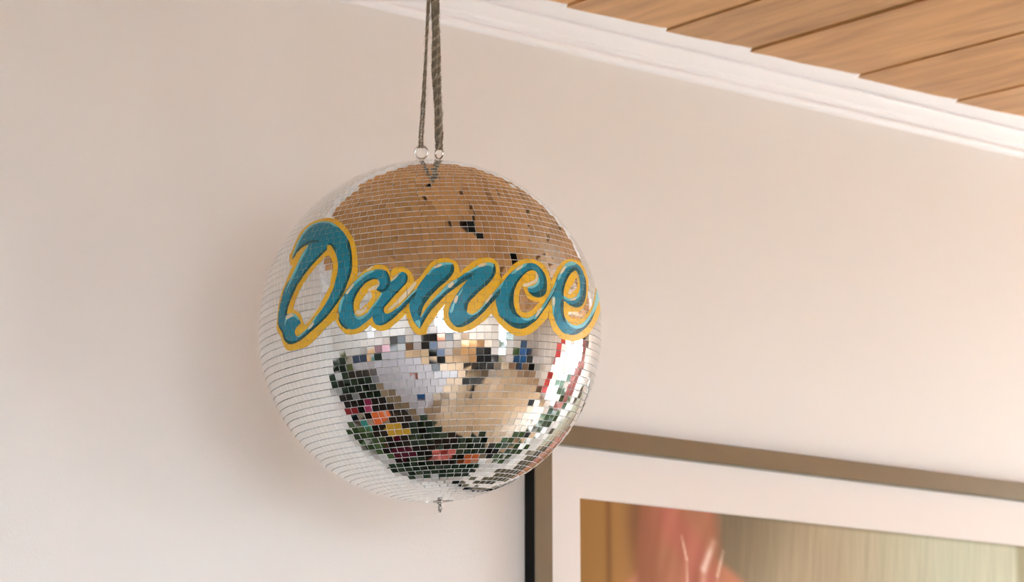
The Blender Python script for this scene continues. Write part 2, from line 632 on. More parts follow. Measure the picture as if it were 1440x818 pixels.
def rdir(zmin=-0.2):
    while True:
        v = Vector((random.uniform(-1, 1), random.uniform(-1, 1), random.uniform(zmin, 1)))
        if 0.2 < v.length < 1:
            return v.normalized()


def shrub(label, loc, rx, ry, h, mt, nleaf, L, grp=None):
    t = thing('garden_shrub', label, 'shrub', loc, 0, grp)
    st = MB()
    for k in range(7):
        a = random.uniform(0, 2 * PI)
        st.tube([(0.05 * math.cos(a), 0.05 * math.sin(a), 0), (rx * .35 * math.cos(a), ry * .35 * math.sin(a), h * .5), (rx * .6 * math.cos(a), ry * .6 * math.sin(a), h * .8)], [.025, .015, .006], 'stem_green', 6)
    st.build('stem', t)
    fo = MB()
    for k in range(nleaf):
        q = rdir(-0.55)
        rr = random.uniform(0.65, 1.0)
        p = Vector((q.x * rx * rr, q.y * ry * rr, h * 0.52 + q.z * h * 0.48 * rr))
        if p.z < 0.05:
            p.z = 0.05
        leaf(fo, p, (q + rdir(-1) * .7), Vector((0, 0, 1)), L * random.uniform(.7, 1.3), L * .5, mt)
    fo.build('foliage', t)
    return t


shrub('broad mid green shrub outside the glass door', (1.7, -6.5, -.12), 1.1, .9, 1.9, 'garden_leaf', 900, .17)
shrub('dark green shrub beyond the door handle side', (4.2, -7.9, -.12), 1.0, .9, 1.5, 'garden_leaf_dark', 800, .16)
shrub('tall olive shrub outside the front window', (-2.6, -7.8, -.12), 1.3, .9, 1.7, 'garden_leaf', 800, .18)
shrub('dark green shrub outside the left window', (-7.0, -2.6, -.12), 1.0, 1.2, 1.5, 'garden_leaf_dark', 700, .17)
shrub('low green shrub under the right window', (6.6, -1.6, -.12), 0.8, 1.3, 1.15, 'garden_leaf', 800, .15)

# ------------------------------------------------------------------ mirror ball
FB = ray(605.5, 465.0)
RB = RIGHT.copy()
RB = (RB - FB * RB.dot(FB)).normalized()
UB = RB.cross(FB).normalized()
ROLL, ELEV = R_(3.0), R_(9.0)
AX = (RB * (-math.sin(ROLL) * math.cos(ELEV)) + UB * (math.cos(ROLL) * math.cos(ELEV)) + FB * math.sin(ELEV)).normalized()
BX = (-FB - AX * (-FB).dot(AX)).normalized()          # lon 0 faces the camera
BY = AX.cross(BX).normalized()
BM = Matrix((BX, BY, AX)).transposed()
ball = thing('disco_ball', 'large mirror tiled ball with hand painted teal and yellow word Dance, hung on grey yarn', 'disco ball', BALL)
ball.rotation_euler = BM.to_euler()
BMI = BM.transposed()

core = MB()
prof_c = [(0.2468 * math.cos(R_(a)), 0.2468 * math.sin(R_(a))) for a in [-89.5 + i * 179 / 60 for i in range(61)]]
core.lathe(prof_c, 'grout', 96)
core.build('ball_core', ball)

def to_lonlat(px, py):
    d = ray(px, py)
    oc = CAM - BALL
    b = oc.dot(d)
    cc = oc.dot(oc) - BALL_R ** 2
    disc = b * b - cc
    if disc < 0:
        disc = 0
    p = BMI @ (oc + d * (-b - math.sqrt(disc)))
    p.normalize()
    return math.degrees(math.atan2(p.y, p.x)), math.degrees(math.asin(max(-1, min(1, p.z))))


# tile rows: (lat0, lat1, list of (lon0, lon1)), lon in degrees -180..180
LAT_A = to_lonlat(571, 283.5)[1]
PITCH_LAT = (LAT_A - to_lonlat(600, 600.3)[1]) / 33.0
k0 = math.ceil((-87.5 - LAT_A) / PITCH_LAT)
k1 = math.floor((87.5 - LAT_A) / PITCH_LAT)
GAP = 0.00028
RGAP = 0.0009
rows = []
for k in range(k0, k1):
    la0, la1 = LAT_A + k * PITCH_LAT, LAT_A + (k + 1) * PITCH_LAT
    cm = math.cos(R_((la0 + la1) / 2))
    nn = max(6, round(2 * PI * BALL_R * cm / 0.0108))
    off = random.uniform(0, 360.0 / nn)
    rows.append((la0, la1, [(-180 + off + j * 360.0 / nn, -180 + off + (j + 1) * 360.0 / nn) for j in range(nn)]))


def sph(la, lo, r):
    la, lo = R_(la), R_(lo)
    return Vector((r * math.cos(la) * math.cos(lo), r * math.cos(la) * math.sin(lo), r * math.sin(la)))


tiles = MB()
TILE = {}
J = 0.0118
for ri, (la0, la1, cols) in enumerate(rows):
    for ci, (lo0, lo1) in enumerate(cols):
        c = sph((la0 + la1) / 2, (lo0 + lo1) / 2, BALL_R)
        n_ = c.normalized()
        ev = Vector((0, 0, 1)).cross(n_).normalized()
        nv = n_.cross(ev)
        hw0 = BALL_R * math.cos(R_(la0)) * R_(lo1 - lo0) / 2 - GAP / 2
        hw1 = BALL_R * math.cos(R_(la1)) * R_(lo1 - lo0) / 2 - GAP / 2
        if abs((la0 + la1) / 2) < 72:
            hw0 = hw1 = min(hw0, hw1) - 0.00004           # tiles are square cut, not wedges
        hh = BALL_R * R_(la1 - la0) / 2 - RGAP / 2
        ja, jb = random.gauss(0, J * .55), random.gauss(0, J * .55)
        if random.random() < 0.06:
            ja, jb = random.gauss(0, J * 1.6), random.gauss(0, J * 1.6)
        n2 = (n_ + ev * ja + nv * jb).normalized()
        e2 = (ev - n2 * ev.dot(n2)).normalized()
        v2 = n2.cross(e2)
        tw = random.gauss(0, 0.012)
        e3, v3 = e2 * math.cos(tw) + v2 * math.sin(tw), v2 * math.cos(tw) - e2 * math.sin(tw)
        c2 = c + ev * random.gauss(0, .00009) + nv * random.gauss(0, .00009)
        q = [c2 - e3 * hw0 - v3 * hh, c2 + e3 * hw0 - v3 * hh, c2 + e3 * hw1 + v3 * hh, c2 - e3 * hw1 + v3 * hh]
        lowq = [p - n_ * 0.0034 for p in q]
        tiles.add(q, [(0, 1, 2, 3)], 'mirror')
        tiles.add(q + lowq, [(0, 4, 5, 1), (1, 5, 6, 2), (2, 6, 7, 3), (3, 7, 4, 0)], 'tile_edge')
        TILE[(ri, ci)] = (q, n2)
tiles.build('mirror_tiles', ball)

# ---- lettering: outlines read off the photo, thrown on to the sphere, then cut tile by tile


CROPS = {1: (380, 300, 8.179), 2: (380, 400, 8.179), 3: (460, 360, 6.814), 4: (560, 350, 6.293), 5: (680, 350, 6.291), 6: (750, 350, 5.845)}


def smooth(pts, n=5):
    """closed Catmull-Rom; a point given twice in a row is a corner"""
    P = []
    corner = []
    for p in pts:
        if P and abs(P[-1][0] - p[0]) < 1e-6 and abs(P[-1][1] - p[1]) < 1e-6:
            corner[-1] = True
            continue
        P.append(p)
        corner.append(False)
    out = []
    L = len(P)
    for i in range(L):
        p1, p2 = P[i], P[(i + 1) % L]
        p0 = P[i - 1] if not corner[i] else p1
        p3 = P[(i + 2) % L] if not corner[(i + 1) % L] else p2
        for s in range(n):
            t = s / n
            t2, t3 = t * t, t * t * t
            out.append(tuple(0.5 * (2 * p1[a] + (p2[a] - p0[a]) * t + (2 * p0[a] - 5 * p1[a] + 4 * p2[a] - p3[a]) * t2 + (3 * p1[a] - p0[a] - 3 * p2[a] + p3[a]) * t3) for a in (0, 1)))
    return out


def poly(spec):
    """spec: list of crop numbers and points; an int switches the crop the following points were read in"""
    pts = []
    ox = oy = 0
    sc = 1
    for s in spec:
        if isinstance(s, int):
            ox, oy, sc = CROPS[s]
        else:
            q = (ox + s[0] / sc, oy + s[1] / sc)
            pts.append(q)
            if len(s) == 3:
                pts.append(q)
    return [to_lonlat(*p) for p in smooth(pts)]


def clip_axis(pg, ax, lim, keep_greater):
    out = []
    for i in range(len(pg)):
        a, b = pg[i - 1], pg[i]
        ina = a[ax] >= lim if keep_greater else a[ax] <= lim
        inb = b[ax] >= lim if keep_greater else b[ax] <= lim
        if ina != inb:
            t = (lim - a[ax]) / (b[ax] - a[ax])
            p = [a[0] + (b[0] - a[0]) * t, a[1] + (b[1] - a[1]) * t]
            p[ax] = lim
            out.append(tuple(p))
        if inb:
            out.append(b)
    return out


def paint(mb, specs, mt, lift):
    """specs: [outer, hole, ...]"""
    loops = [poly(s) for s in specs]
    flat = [p for l in loops for p in l]
    tris = tessellate_polygon([[Vector((p[0], p[1], 0)) for p in l] for l in loops])
    for tr in tris:
        T = [flat[i] for i in tr]
        la_min, la_max = min(p[1] for p in T), max(p[1] for p in T)
        lo_min, lo_max = min(p[0] for p in T), max(p[0] for p in T)
        for ri, (la0, la1, cols) in enumerate(rows):
            if la1 < la_min or la0 > la_max:
                continue
            g1 = clip_axis(T, 1, la0, True)
            g1 = clip_axis(g1, 1, la1, False) if len(g1) > 2 else g1
            if len(g1) < 3:
                continue
            for ci, (lo0, lo1) in enumerate(cols):
                if lo1 < lo_min or lo0 > lo_max:
                    continue
                g = clip_axis(g1, 0, lo0, True)
                g = clip_axis(g, 0, lo1, False) if len(g) > 2 else g
                if len(g) < 3:
                    continue
                q, nn_ = TILE[(ri, ci)]
                qc = (q[0] + q[1] + q[2] + q[3]) / 4
                eu, ev_ = (q[1] - q[0]), (q[3] - q[0])
                ku, kv = 1 + 0.00014 / eu.length, 1 + 0.00070 / ev_.length
                vs = []
                for (lo, la) in g:
                    u, w = .5 + ((lo - lo0) / (lo1 - lo0) - .5) * ku, .5 + ((la - la0) / (la1 - la0) - .5) * kv
                    vs.append(q[0] * (1 - u) * (1 - w) + q[1] * u * (1 - w) + q[2] * u * w + q[3] * (1 - u) * w + nn_ * lift)
                ar = Vector((0, 0, 0))
                for i in range(1, len(vs) - 1):
                    ar += (vs[i] - vs[0]).cross(vs[i + 1] - vs[0])
                if ar.length < 1e-11:
                    continue
                if ar.dot(nn_) < 0:
                    vs.reverse()
                mb.add(vs, [tuple(range(len(vs)))], mt)


LETTERS = {
 'D': {
  'outline': [[
   [1, (222,500),(226,470),(240,458,1),(262,400),(300,310),(350,215),(410,150),(470,105),(540,75),(620,55),(700,52),(770,75),(830,120),(880,170),(920,230),(960,300),(985,380),(1000,470),(1008,560),(1008,640),(1003,700),(985,770),
    2, (920,30),(880,130),(830,230),(790,320),(742,408),(690,455),(620,520),(560,590),(500,650),(440,700),(380,730),(300,750),(230,762),(190,750),(160,710),(140,660),(118,590),(85,535),(72,470),(80,400),(90,300),(105,200),(130,100),(160,20),
    1, (200,740),(232,660),(262,600,1),(240,600),(226,560)],
   [1, (660,485),(690,500),(710,550),(722,600),(715,650),(700,740), 2,(690,0),(665,60),(620,140),(570,230),(500,330),(430,425),(402,462),(385,445),(370,390),(340,330),(300,290),(268,278,1),(290,180),(330,90),(370,10),
    1, (430,740),(480,670),(530,610),(590,550),(630,505)]]],
  'fill': [[
   [1, (250,530,1),(265,470),(300,380),(340,290),(390,210),(450,150),(520,115),(600,98),(680,98),(740,125),(800,170),(850,225),(890,290),(920,370),(938,470),(942,560),(938,640),(920,720),(890,800),
    2, (860,60),(800,170),(730,270),(650,370),(570,450),(480,530),(400,600),(340,645),(280,675),(220,680),(180,655),(155,610),(145,560),(130,528),(110,500),(95,450),(92,400),(100,320),(115,230),(140,130),(175,30),
    1, (250,720),(290,640),(330,550),(370,470),(410,410),(447,360,1),(400,375),(350,410),(310,455),(280,500)],
   [1, (655,400,1),(652,378),(680,362),(710,380),(735,420),(760,480),(775,540),(780,600),(775,680),(755,760),
    2, (735,20),(710,80),(670,165),(610,265),(545,358),(500,430),(450,490),(390,560),(330,603),(296,583),(285,540),(300,500),(330,462),(356,440,1),(335,400),(315,368),(280,340),(235,332),(192,345,1),(205,275),(240,172),(290,62),(315,5),
    1, (370,740),(420,670),(480,600),(540,535),(600,470),(640,430)]]],
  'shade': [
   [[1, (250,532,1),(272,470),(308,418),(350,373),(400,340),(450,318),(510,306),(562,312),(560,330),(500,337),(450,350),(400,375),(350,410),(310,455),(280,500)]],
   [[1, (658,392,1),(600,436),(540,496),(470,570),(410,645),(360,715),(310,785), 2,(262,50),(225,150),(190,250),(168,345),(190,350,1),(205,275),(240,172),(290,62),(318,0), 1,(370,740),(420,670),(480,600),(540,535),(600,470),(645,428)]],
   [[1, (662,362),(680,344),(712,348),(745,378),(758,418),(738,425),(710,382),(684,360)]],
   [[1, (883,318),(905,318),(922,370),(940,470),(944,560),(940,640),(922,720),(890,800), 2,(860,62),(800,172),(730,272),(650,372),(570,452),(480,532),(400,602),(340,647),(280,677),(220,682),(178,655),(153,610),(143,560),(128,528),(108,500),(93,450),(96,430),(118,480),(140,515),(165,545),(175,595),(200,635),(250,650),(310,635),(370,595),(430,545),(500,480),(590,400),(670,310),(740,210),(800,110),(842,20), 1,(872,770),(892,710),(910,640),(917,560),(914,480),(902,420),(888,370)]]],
  'light': [
   [[1, (252,520,1),(266,465),(300,372),(342,285),(392,206),(452,148),(520,113),(600,96),(680,96),(742,123),(785,165,1),(740,150),(680,118),(600,112),(530,127),(462,166),(404,225),(354,300),(314,390),(280,470)]],
   [[1, (449,360,1),(410,408),(370,468),(330,548),(290,638),(250,718),(215,800), 2,(190,50),(176,92,1),(190,85),(205,40), 1,(240,795),(268,738),(304,668),(346,572),(388,492),(426,425)]],
   [[2, (708,85,1),(670,165),(610,265),(545,358),(500,430),(450,490),(390,560),(330,603),(308,598),(330,590),(385,545),(430,500),(490,425),(520,375),(575,312),(635,232),(685,150)]],
   [[2, (168,475),(172,420),(182,375),(205,345),(235,330),(278,333),(312,360),(335,398),(320,408),(295,380),(262,372),(225,388),(200,410),(185,440),(178,472)]]],
  'cream': [
   [[2, (182,385),(205,350),(235,332),(268,334),(270,360),(230,378),(195,398)]],
   [[2, (440,500),(492,440),(506,450),(480,490),(445,515)]],
   [[2, (268,278),(300,288),(325,312),(340,335),(318,318),(290,298)]],
   [[2, (405,430),(440,400),(470,360),(560,250),(580,240),(520,330),(470,400),(430,445),(400,462)]]],
 },
 'a': {
  'outline': [[
   [3, (262,232),(300,192),(345,148),(400,110),(450,88),(510,82),(560,95),(590,125),(605,155,1),(640,115),(690,103),(740,108),(790,140),(820,185),(833,245,1),(830,300),(800,430),(752,548,1),(720,590),(650,650),(600,695),(540,715),(490,712),(450,695),(410,658,1),(370,700),(310,735),(240,752),(180,745),(140,710),(110,670),(75,608,1),(95,520),(120,440),(150,370),(200,300)],
   [3, (378,360),(410,342),(425,360),(430,392),(395,440),(350,485),(318,512),(310,480),(322,440),(348,398)]]],
  'fill': [[
   [3, (110,520),(120,450),(150,390),(190,330),(250,260),(320,195),(380,155),(440,135),(500,125),(550,135),(580,160),(595,200),(605,245,1),(630,215),(670,175),(710,152),(740,155),(765,180),(772,220),(755,260),(710,310),(650,370),(600,430),(555,480),(540,515),(552,543),(585,550),(640,520),(700,470),(760,410),(810,355),(865,308,1),(862,330),(845,372),(800,425),(740,490),(680,550),(620,605),(560,645),(510,662),(470,655),(445,620),(434,575,1),(400,610),(350,650),(300,685),(250,702),(200,692),(150,650),(120,590)],
   [3, (440,222),(480,222),(502,245),(500,280),(478,308),(468,324,1),(500,340),(524,352,1),(490,405),(450,455),(410,508),(385,543),(340,572),(290,575),(262,545),(255,480),(262,420),(290,360),(330,300),(380,250)]]],
  'shade': [
   [[3, (482,222),(440,222),(380,250),(330,300),(290,360),(262,420),(255,480),(262,545),(245,510),(238,470),(242,420),(262,360),(305,297),(355,245),(412,212),(455,206)]],
   [[3, (556,138),(582,160),(602,205),(606,250),(590,295),(560,330),(530,345),(492,336),(470,322),(500,322),(540,316),(565,290),(580,250),(575,195)]],
   [[3, (752,168),(768,185),(774,220),(757,262),(712,312),(652,372),(602,432),(557,482),(542,515),(552,543),(530,525),(535,490),(560,450),(606,398),(662,338),(722,278),(752,232)]],
   [[3, (855,330),(848,372),(802,427),(742,492),(682,552),(622,607),(562,647),(512,664),(530,648),(570,620),(630,565),(692,508),(762,435),(812,378)]],
   [[3, (112,585),(150,648),(200,692),(185,700),(140,665),(116,620)]]],
  'light': [
   [[3, (175,352),(190,330),(250,260),(320,195),(380,155),(440,135),(444,150),(385,180),(325,225),(265,282),(212,345),(195,360)]],
   [[3, (112,520),(122,450),(150,392),(170,395),(150,440),(138,495),(130,542)]],
   [[3, (526,350),(490,405),(450,455),(410,508),(385,543),(365,562),(390,560),(425,515),(465,462),(505,405),(530,365)]],
   [[3, (258,548),(290,575),(340,570),(388,540),(386,562),(350,592),(310,606),(275,592)]],
   [[3, (636,522),(700,470),(760,410),(812,352),(865,308),(858,330),(810,375),(750,432),(690,488)]],
   [[3, (606,248),(630,215),(670,175),(712,151),(690,180),(650,215),(618,248)]]],
  'cream': [
   [[3, (182,358),(215,310),(250,268),(262,276),(230,318),(200,365)]],
   [[3, (615,240),(640,208),(672,178),(688,176),(668,205),(635,232)]],
   [[3, (484,228),(500,245),(500,280),(480,305),(468,324),(440,325),(405,342),(395,320),(440,290),(478,275),(490,255)]],
   [[3, (275,540),(300,512),(320,520),(360,492),(388,486),(370,520),(335,552),(300,560)]],
   [[3, (840,248),(855,270),(800,345),(740,408),(690,452),(640,490),(600,515),(580,518),(610,485),(660,440),(720,372),(780,312)]],  # slot between a and n: white mirror reflection painted in as cream
   [[3, (385,130),(420,100),(450,95),(430,115),(395,142)]]],
 },
 'n': {
  'outline': [[
   [4, (140,295),(180,260),(215,215),(250,165),(300,115),(350,88),(400,78),(450,82),(500,105),(530,140),(542,185),(545,212,1),(580,175),(640,125),(700,90),(760,78),(820,80),(860,100),(885,135),(897,180),(900,230,1),(915,300),(860,440),(820,575,1),(780,620),(720,665),(660,705),(600,730),(540,738),(490,725),(450,700),(415,655),(398,600),(398,540),(415,485,1),(370,540),(330,600),(295,650),(265,690),(248,755,1),(190,762,1),(150,745),(110,690),(80,620),(62,568,1),(60,480),(95,390)]]],
  'fill': [[
   [4, (100,520),(104,460),(125,410),(165,350),(210,280),(260,215),(310,160),(360,130),(420,120),(470,125),(490,150),(492,190),(475,225),(430,280),(370,330),(300,400),(250,460),(215,520),(200,580),(196,605,1),(240,540),(300,460),(370,385),(440,310),(520,265),(600,210),(680,160),(740,130),(800,120),(840,130),(858,165),(860,210),(840,250),(790,310),(720,370),(660,430),(620,480),(608,530),(615,562),(650,578),(700,550),(770,480),(830,400),(895,325,1),(895,400),(830,470),(770,540),(700,605),(640,650),(580,680),(530,690),(490,670),(460,630),(443,580),(448,540),(470,480),(510,410),(560,340),(612,272,1),(560,302),(500,345),(430,400),(360,470),(290,545),(240,620),(205,680),(190,706,1),(150,660),(120,600)]]],
  'shade': [
   [[4, (468,127),(492,150),(494,190),(477,227),(432,282),(372,332),(302,402),(252,462),(217,522),(202,582),(190,602,1),(174,570),(180,525),(212,475),(214,445),(262,388),(322,328),(392,268),(450,212),(464,172)]],
   [[4, (672,212),(625,222),(565,258),(505,312),(435,367),(375,422),(315,475),(255,550),(205,640),(190,706,1),(205,682),(240,622),(290,547),(360,472),(430,402),(500,347),(560,304),(620,265),(662,235)]],
   [[4, (846,132),(862,165),(862,210),(842,252),(792,312),(722,372),(662,432),(622,482),(610,535),(602,552),(585,530),(585,490),(612,445),(672,378),(742,318),(812,248),(836,198)]],
   [[4, (895,360),(895,402),(832,472),(772,542),(702,607),(642,652),(582,682),(525,692),(490,672),(520,676),(570,658),(622,622),(692,570),(762,505),(832,425)]],
   [[4, (140,385),(120,410),(104,440),(100,480),(90,470),(95,440),(120,405)]]],
  'light': [
   [[4, (258,222),(310,160),(360,129),(420,119),(470,124),(474,138),(415,142),(350,162),(300,192),(272,226)]],
   [[4, (198,605),(240,540),(300,460),(370,385),(440,310),(500,275),(525,268),(508,298),(440,350),(375,408),(315,460),(255,522),(212,598)]],
   [[4, (608,206),(680,160),(740,130),(800,120),(838,130),(840,165),(800,146),(740,156),(680,182),(628,208)]],
   [[4, (572,342),(535,395),(495,460),(462,525),(455,560),(480,556),(500,490),(530,430),(562,380)]],
   [[4, (606,555),(650,578),(700,550),(770,480),(830,400),(895,325),(885,355),(832,418),(772,492),(712,558),(662,586),(625,580)]],
   [[4, (150,640),(182,628),(194,655),(190,700),(172,678)]]],
  'cream': [
   [[4, (312,165),(350,140),(385,134),(372,155),(332,168)]],
   [[4, (440,322),(482,290),(492,312),(455,346)]],
   [[4, (700,150),(740,130),(776,127),(766,150),(722,160)]],
   [[4, (490,460),(515,412),(532,426),(512,478)]],
   [[4, (800,425),(822,402),(832,412),(808,440)]]],
 },
 'c': {
  'outline': [[
   [5, (150,268),(185,225),(225,178),(270,130),(330,98),(390,88),(450,95),(500,115),(540,150),(570,200),(590,260),(600,305,1),(606,400),(590,500),(566,606,1),(530,650),(480,700),(420,745),(350,768),(290,765),(230,740),(180,705),(130,650),(95,600),(68,572,1),(75,480),(105,390)],
   [5, (340,336),(356,360),(376,405),(400,440),(450,462),(494,466),(472,490),(435,532),(395,556),(355,562),(325,535),(312,480),(312,430),(320,375)]]],
  'fill': [[
   [5, (108,470),(112,430),(135,380),(180,280),(240,210),(310,155),(380,125),(440,128),(490,155),(530,205),(552,260),(558,320),(550,380),(520,415),(480,428),(430,410),(400,380),(386,346,1),(425,348),(468,325),(490,290),(486,240),(465,200),(430,188),(400,195),(360,222),(320,270),(285,330),(267,400),(264,470),(276,530),(300,572),(332,602),(380,612),(430,595),(480,550),(540,470),(590,385),(640,290,1),(640,350),(592,452),(532,542),(472,620),(410,670),(350,700),(290,700),(230,670),(170,620),(130,560)]]],
  'shade': [
   [[5, (432,178),(385,190),(322,238),(272,308),(240,380),(222,450),(226,510),(250,560),(300,598),(335,606),(300,573),(276,530),(264,470),(267,400),(285,330),(320,270),(360,222),(400,195),(430,186)]],
   [[5, (478,160),(532,205),(554,260),(560,320),(552,382),(522,417),(480,430),(430,412),(396,376),(440,386),(500,368),(528,325),(530,262),(512,208)]],
   [[5, (125,575),(170,620),(230,672),(290,702),(350,702),(410,672),(472,622),(532,542),(592,452),(638,352),(618,350),(566,440),(506,532),(446,612),(384,650),(312,658),(242,642),(182,608)]]],
  'light': [
   [[5, (244,215),(300,162),(378,125),(376,146),(312,188),(262,220)]],
   [[5, (328,602),(380,612),(430,595),(480,550),(540,470),(590,385),(640,290),(632,340),(590,420),(540,500),(490,568),(440,615),(392,632),(352,624)]],
   [[5, (488,250),(492,298),(460,335),(425,350),(390,348),(395,335),(440,322),(472,292)]],
   [[5, (10,470),(60,415),(120,350),(178,282),(165,318),(110,385),(50,440),(15,490)]]],
  'cream': [
   [[5, (282,185),(312,158),(345,142),(338,164),(302,188)]],
   [[5, (462,205),(478,245),(470,290),(430,312),(392,330),(352,334),(345,312),(400,296),(450,270),(458,240)]],
   [[5, (470,545),(505,520),(515,530),(480,562)]],
   [[5, (15,470),(45,432),(58,440),(28,478)]]],
 },
 'e': {
  'outline': [[
   [6, (140,290),(165,220),(195,160),(235,110),(280,85),(330,85),(380,105),(415,145),(438,205),(452,265),(450,340),(438,410),(418,465),(380,510),(330,515),(285,518,1),(300,555),(350,575),(400,568),(448,522),(485,455),(502,385),(514,318,1),(532,315),(546,380),(552,430),(556,480),(540,540),(510,610),(460,690),(400,740),(350,757),(290,755),(230,735),(180,690),(150,640),(126,562,1),(135,470),(138,380)],
   [6, (352,236),(362,270),(360,310),(332,345),(295,374),(290,350),(305,315),(330,285)]]],
  'fill': [[
   [6, (160,330),(195,230),(230,165),(270,120),(310,105),(350,118),(390,155),(415,210),(430,280),(430,360),(415,430),(385,470),(340,478),(290,455),(252,424,1),(246,440),(246,500),(256,560),(280,598),(330,630),(380,630),(430,588),(470,530),(500,460),(514,400),(520,330),(532,318),(542,360),(542,410),(518,480),(492,550),(452,620),(400,670),(350,700),(300,700),(250,690),(210,650),(180,590),(165,520),(158,450),(158,390)],
   [6, (345,178),(365,205),(380,260),(382,320),(365,370),(330,400),(285,408),(250,385),(248,350),(260,290),(285,235),(315,195)]]],
  'shade': [
   [[6, (352,176),(315,195),(285,235),(260,290),(248,350),(246,390),(232,375),(234,320),(250,262),(276,205),(312,158),(348,150),(378,180),(388,212),(370,208)]],
   [[6, (420,225),(432,280),(432,360),(417,432),(386,472),(340,480),(288,456),(332,452),(376,428),(400,380),(412,320)]],
   [[6, (238,412),(248,440),(246,500),(256,560),(284,606),(256,600),(232,550),(222,490),(224,435)]],
   [[6, (505,480),(492,552),(452,622),(400,672),(350,702),(290,702),(345,672),(410,605),(466,535)]]],
  'light': [
   [[6, (196,245),(222,180),(265,122),(310,104),(352,118),(335,132),(282,148),(240,192),(212,250)]],
   [[6, (250,385),(288,408),(332,400),(366,370),(382,320),(384,350),(372,395),(335,420),(285,426),(254,408)]],
   [[6, (264,575),(300,612),(350,628),(398,612),(448,558),(490,480),(508,400),(520,325),(534,318),(544,360),(542,410),(516,480),(474,556),(424,626),(372,654),(312,640),(272,605)]],
   [[6, (152,400),(174,394),(178,440),(168,500),(166,560),(155,500)]],
   [[6, (8,550),(60,490),(110,410),(165,308),(168,345),(120,430),(70,505),(15,575)]]],
  'cream': [
   [[6, (214,200),(248,148),(266,150),(236,198)]],
   [[6, (300,415),(340,402),(350,395),(340,420),(305,424)]],
   [[6, (156,410),(172,398),(174,450),(158,470)]],
   [[6, (15,545),(40,518),(52,522),(25,558)]]],
 },
}


LIFT = {'outline': 0.00012, 'fill': 0.00026, 'shade': 0.00040, 'light': 0.00054, 'cream': 0.00068}
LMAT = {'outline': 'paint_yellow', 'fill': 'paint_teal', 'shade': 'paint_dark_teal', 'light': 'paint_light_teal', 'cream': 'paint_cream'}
for ch in 'Dance':
    L_ = LETTERS[ch]
    base_m = MB()
    for sp in L_['outline']:
        paint(base_m, sp, LMAT['outline'], LIFT['outline'])
    lo_ = base_m.build('painted_letter', ball, label='letter %s painted in teal with a yellow outline' % ch)
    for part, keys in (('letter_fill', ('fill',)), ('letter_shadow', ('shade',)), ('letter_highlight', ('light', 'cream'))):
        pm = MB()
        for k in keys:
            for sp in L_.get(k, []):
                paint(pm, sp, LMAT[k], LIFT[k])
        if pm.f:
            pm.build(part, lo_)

# ---- fittings on the poles


def px_on_plane(px, py, P, N):
    d = ray(px, py)
    return CAM + d * ((P - CAM).dot(N) / d.dot(N))


POLE = BALL + AX * BALL_R


def loc(P):
    return BMI @ (P - BALL)


cap = MB()
cap.lathe([(0.002, 0.2475), (0.016, 0.2475), (0.0162, 0.2502), (0.013, 0.2514), (0.002, 0.2518)], 'chrome', 32)
cap.build('top_cap', ball)


def ring(name, px, py, r, wire, turn, depth=0.0):
    c = px_on_plane(px, py, POLE + FB * depth, FB)
    rt = RB * math.cos(turn) - FB * math.sin(turn)
    mb_ = MB()
    pts = [loc(c + rt * (r * math.cos(a)) + UB * (r * math.sin(a))) for a in [2 * PI * i / 36 for i in range(36)]]
    mb_.tube(pts, wire, 'chrome', 10, closed=True)
    # eye screw that joins the ring to the cap
    lowp = loc(c - UB * r)
    mb_.tube([lowp, lowp.normalized() * 0.2490], wire, 'chrome', 8)
    mb_.build(name, ball)
    return c


ring_a = ring('hanging_ring', 592.3, 214.3, 0.0095, 0.0015, R_(8))
ring_b = ring('hanging_ring', 617.3, 215.5, 0.0085, 0.0014, R_(48), 0.004)

bot = BALL - AX * BALL_R
hk = MB()
hk.lathe([(0.0010, -0.2474), (0.0044, -0.2476), (0.0046, -0.2496), (0.0040, -0.2504), (0.0030, -0.2507), (0.0040, -0.2511), (0.0044, -0.2522), (0.0036, -0.2531), (0.0020, -0.2534)], 'chrome', 20)
cen = Vector((0, 0, -0.2588))
e1 = Vector((1, 0.25, 0)).normalized()
hk.tube([cen + e1 * (0.0050 * math.cos(a)) + Vector((0, 0, 0.0052 * math.sin(a))) for a in [2 * PI * i / 30 for i in range(30)]], 0.0017, 'chrome', 8, closed=True)
hk.tube([cen + e1 * 0.0046 + Vector((0, 0, -0.0012)) + Vector((-e1.y, e1.x, 0)) * (0.0026 * math.cos(a)) + e1 * (0.0026 * math.sin(a)) for a in [2 * PI * i / 20 for i in range(20)]], 0.0012, 'chrome', 8, closed=True)
hk.build('bottom_hook', ball)

# ------------------------------------------------------------------ yarn cords and ceiling hook
HOOKP = px_on_plane(608.5, -170, POLE, FB)
HOOKP.z = ceil_z(HOOKP.y) - 0.035


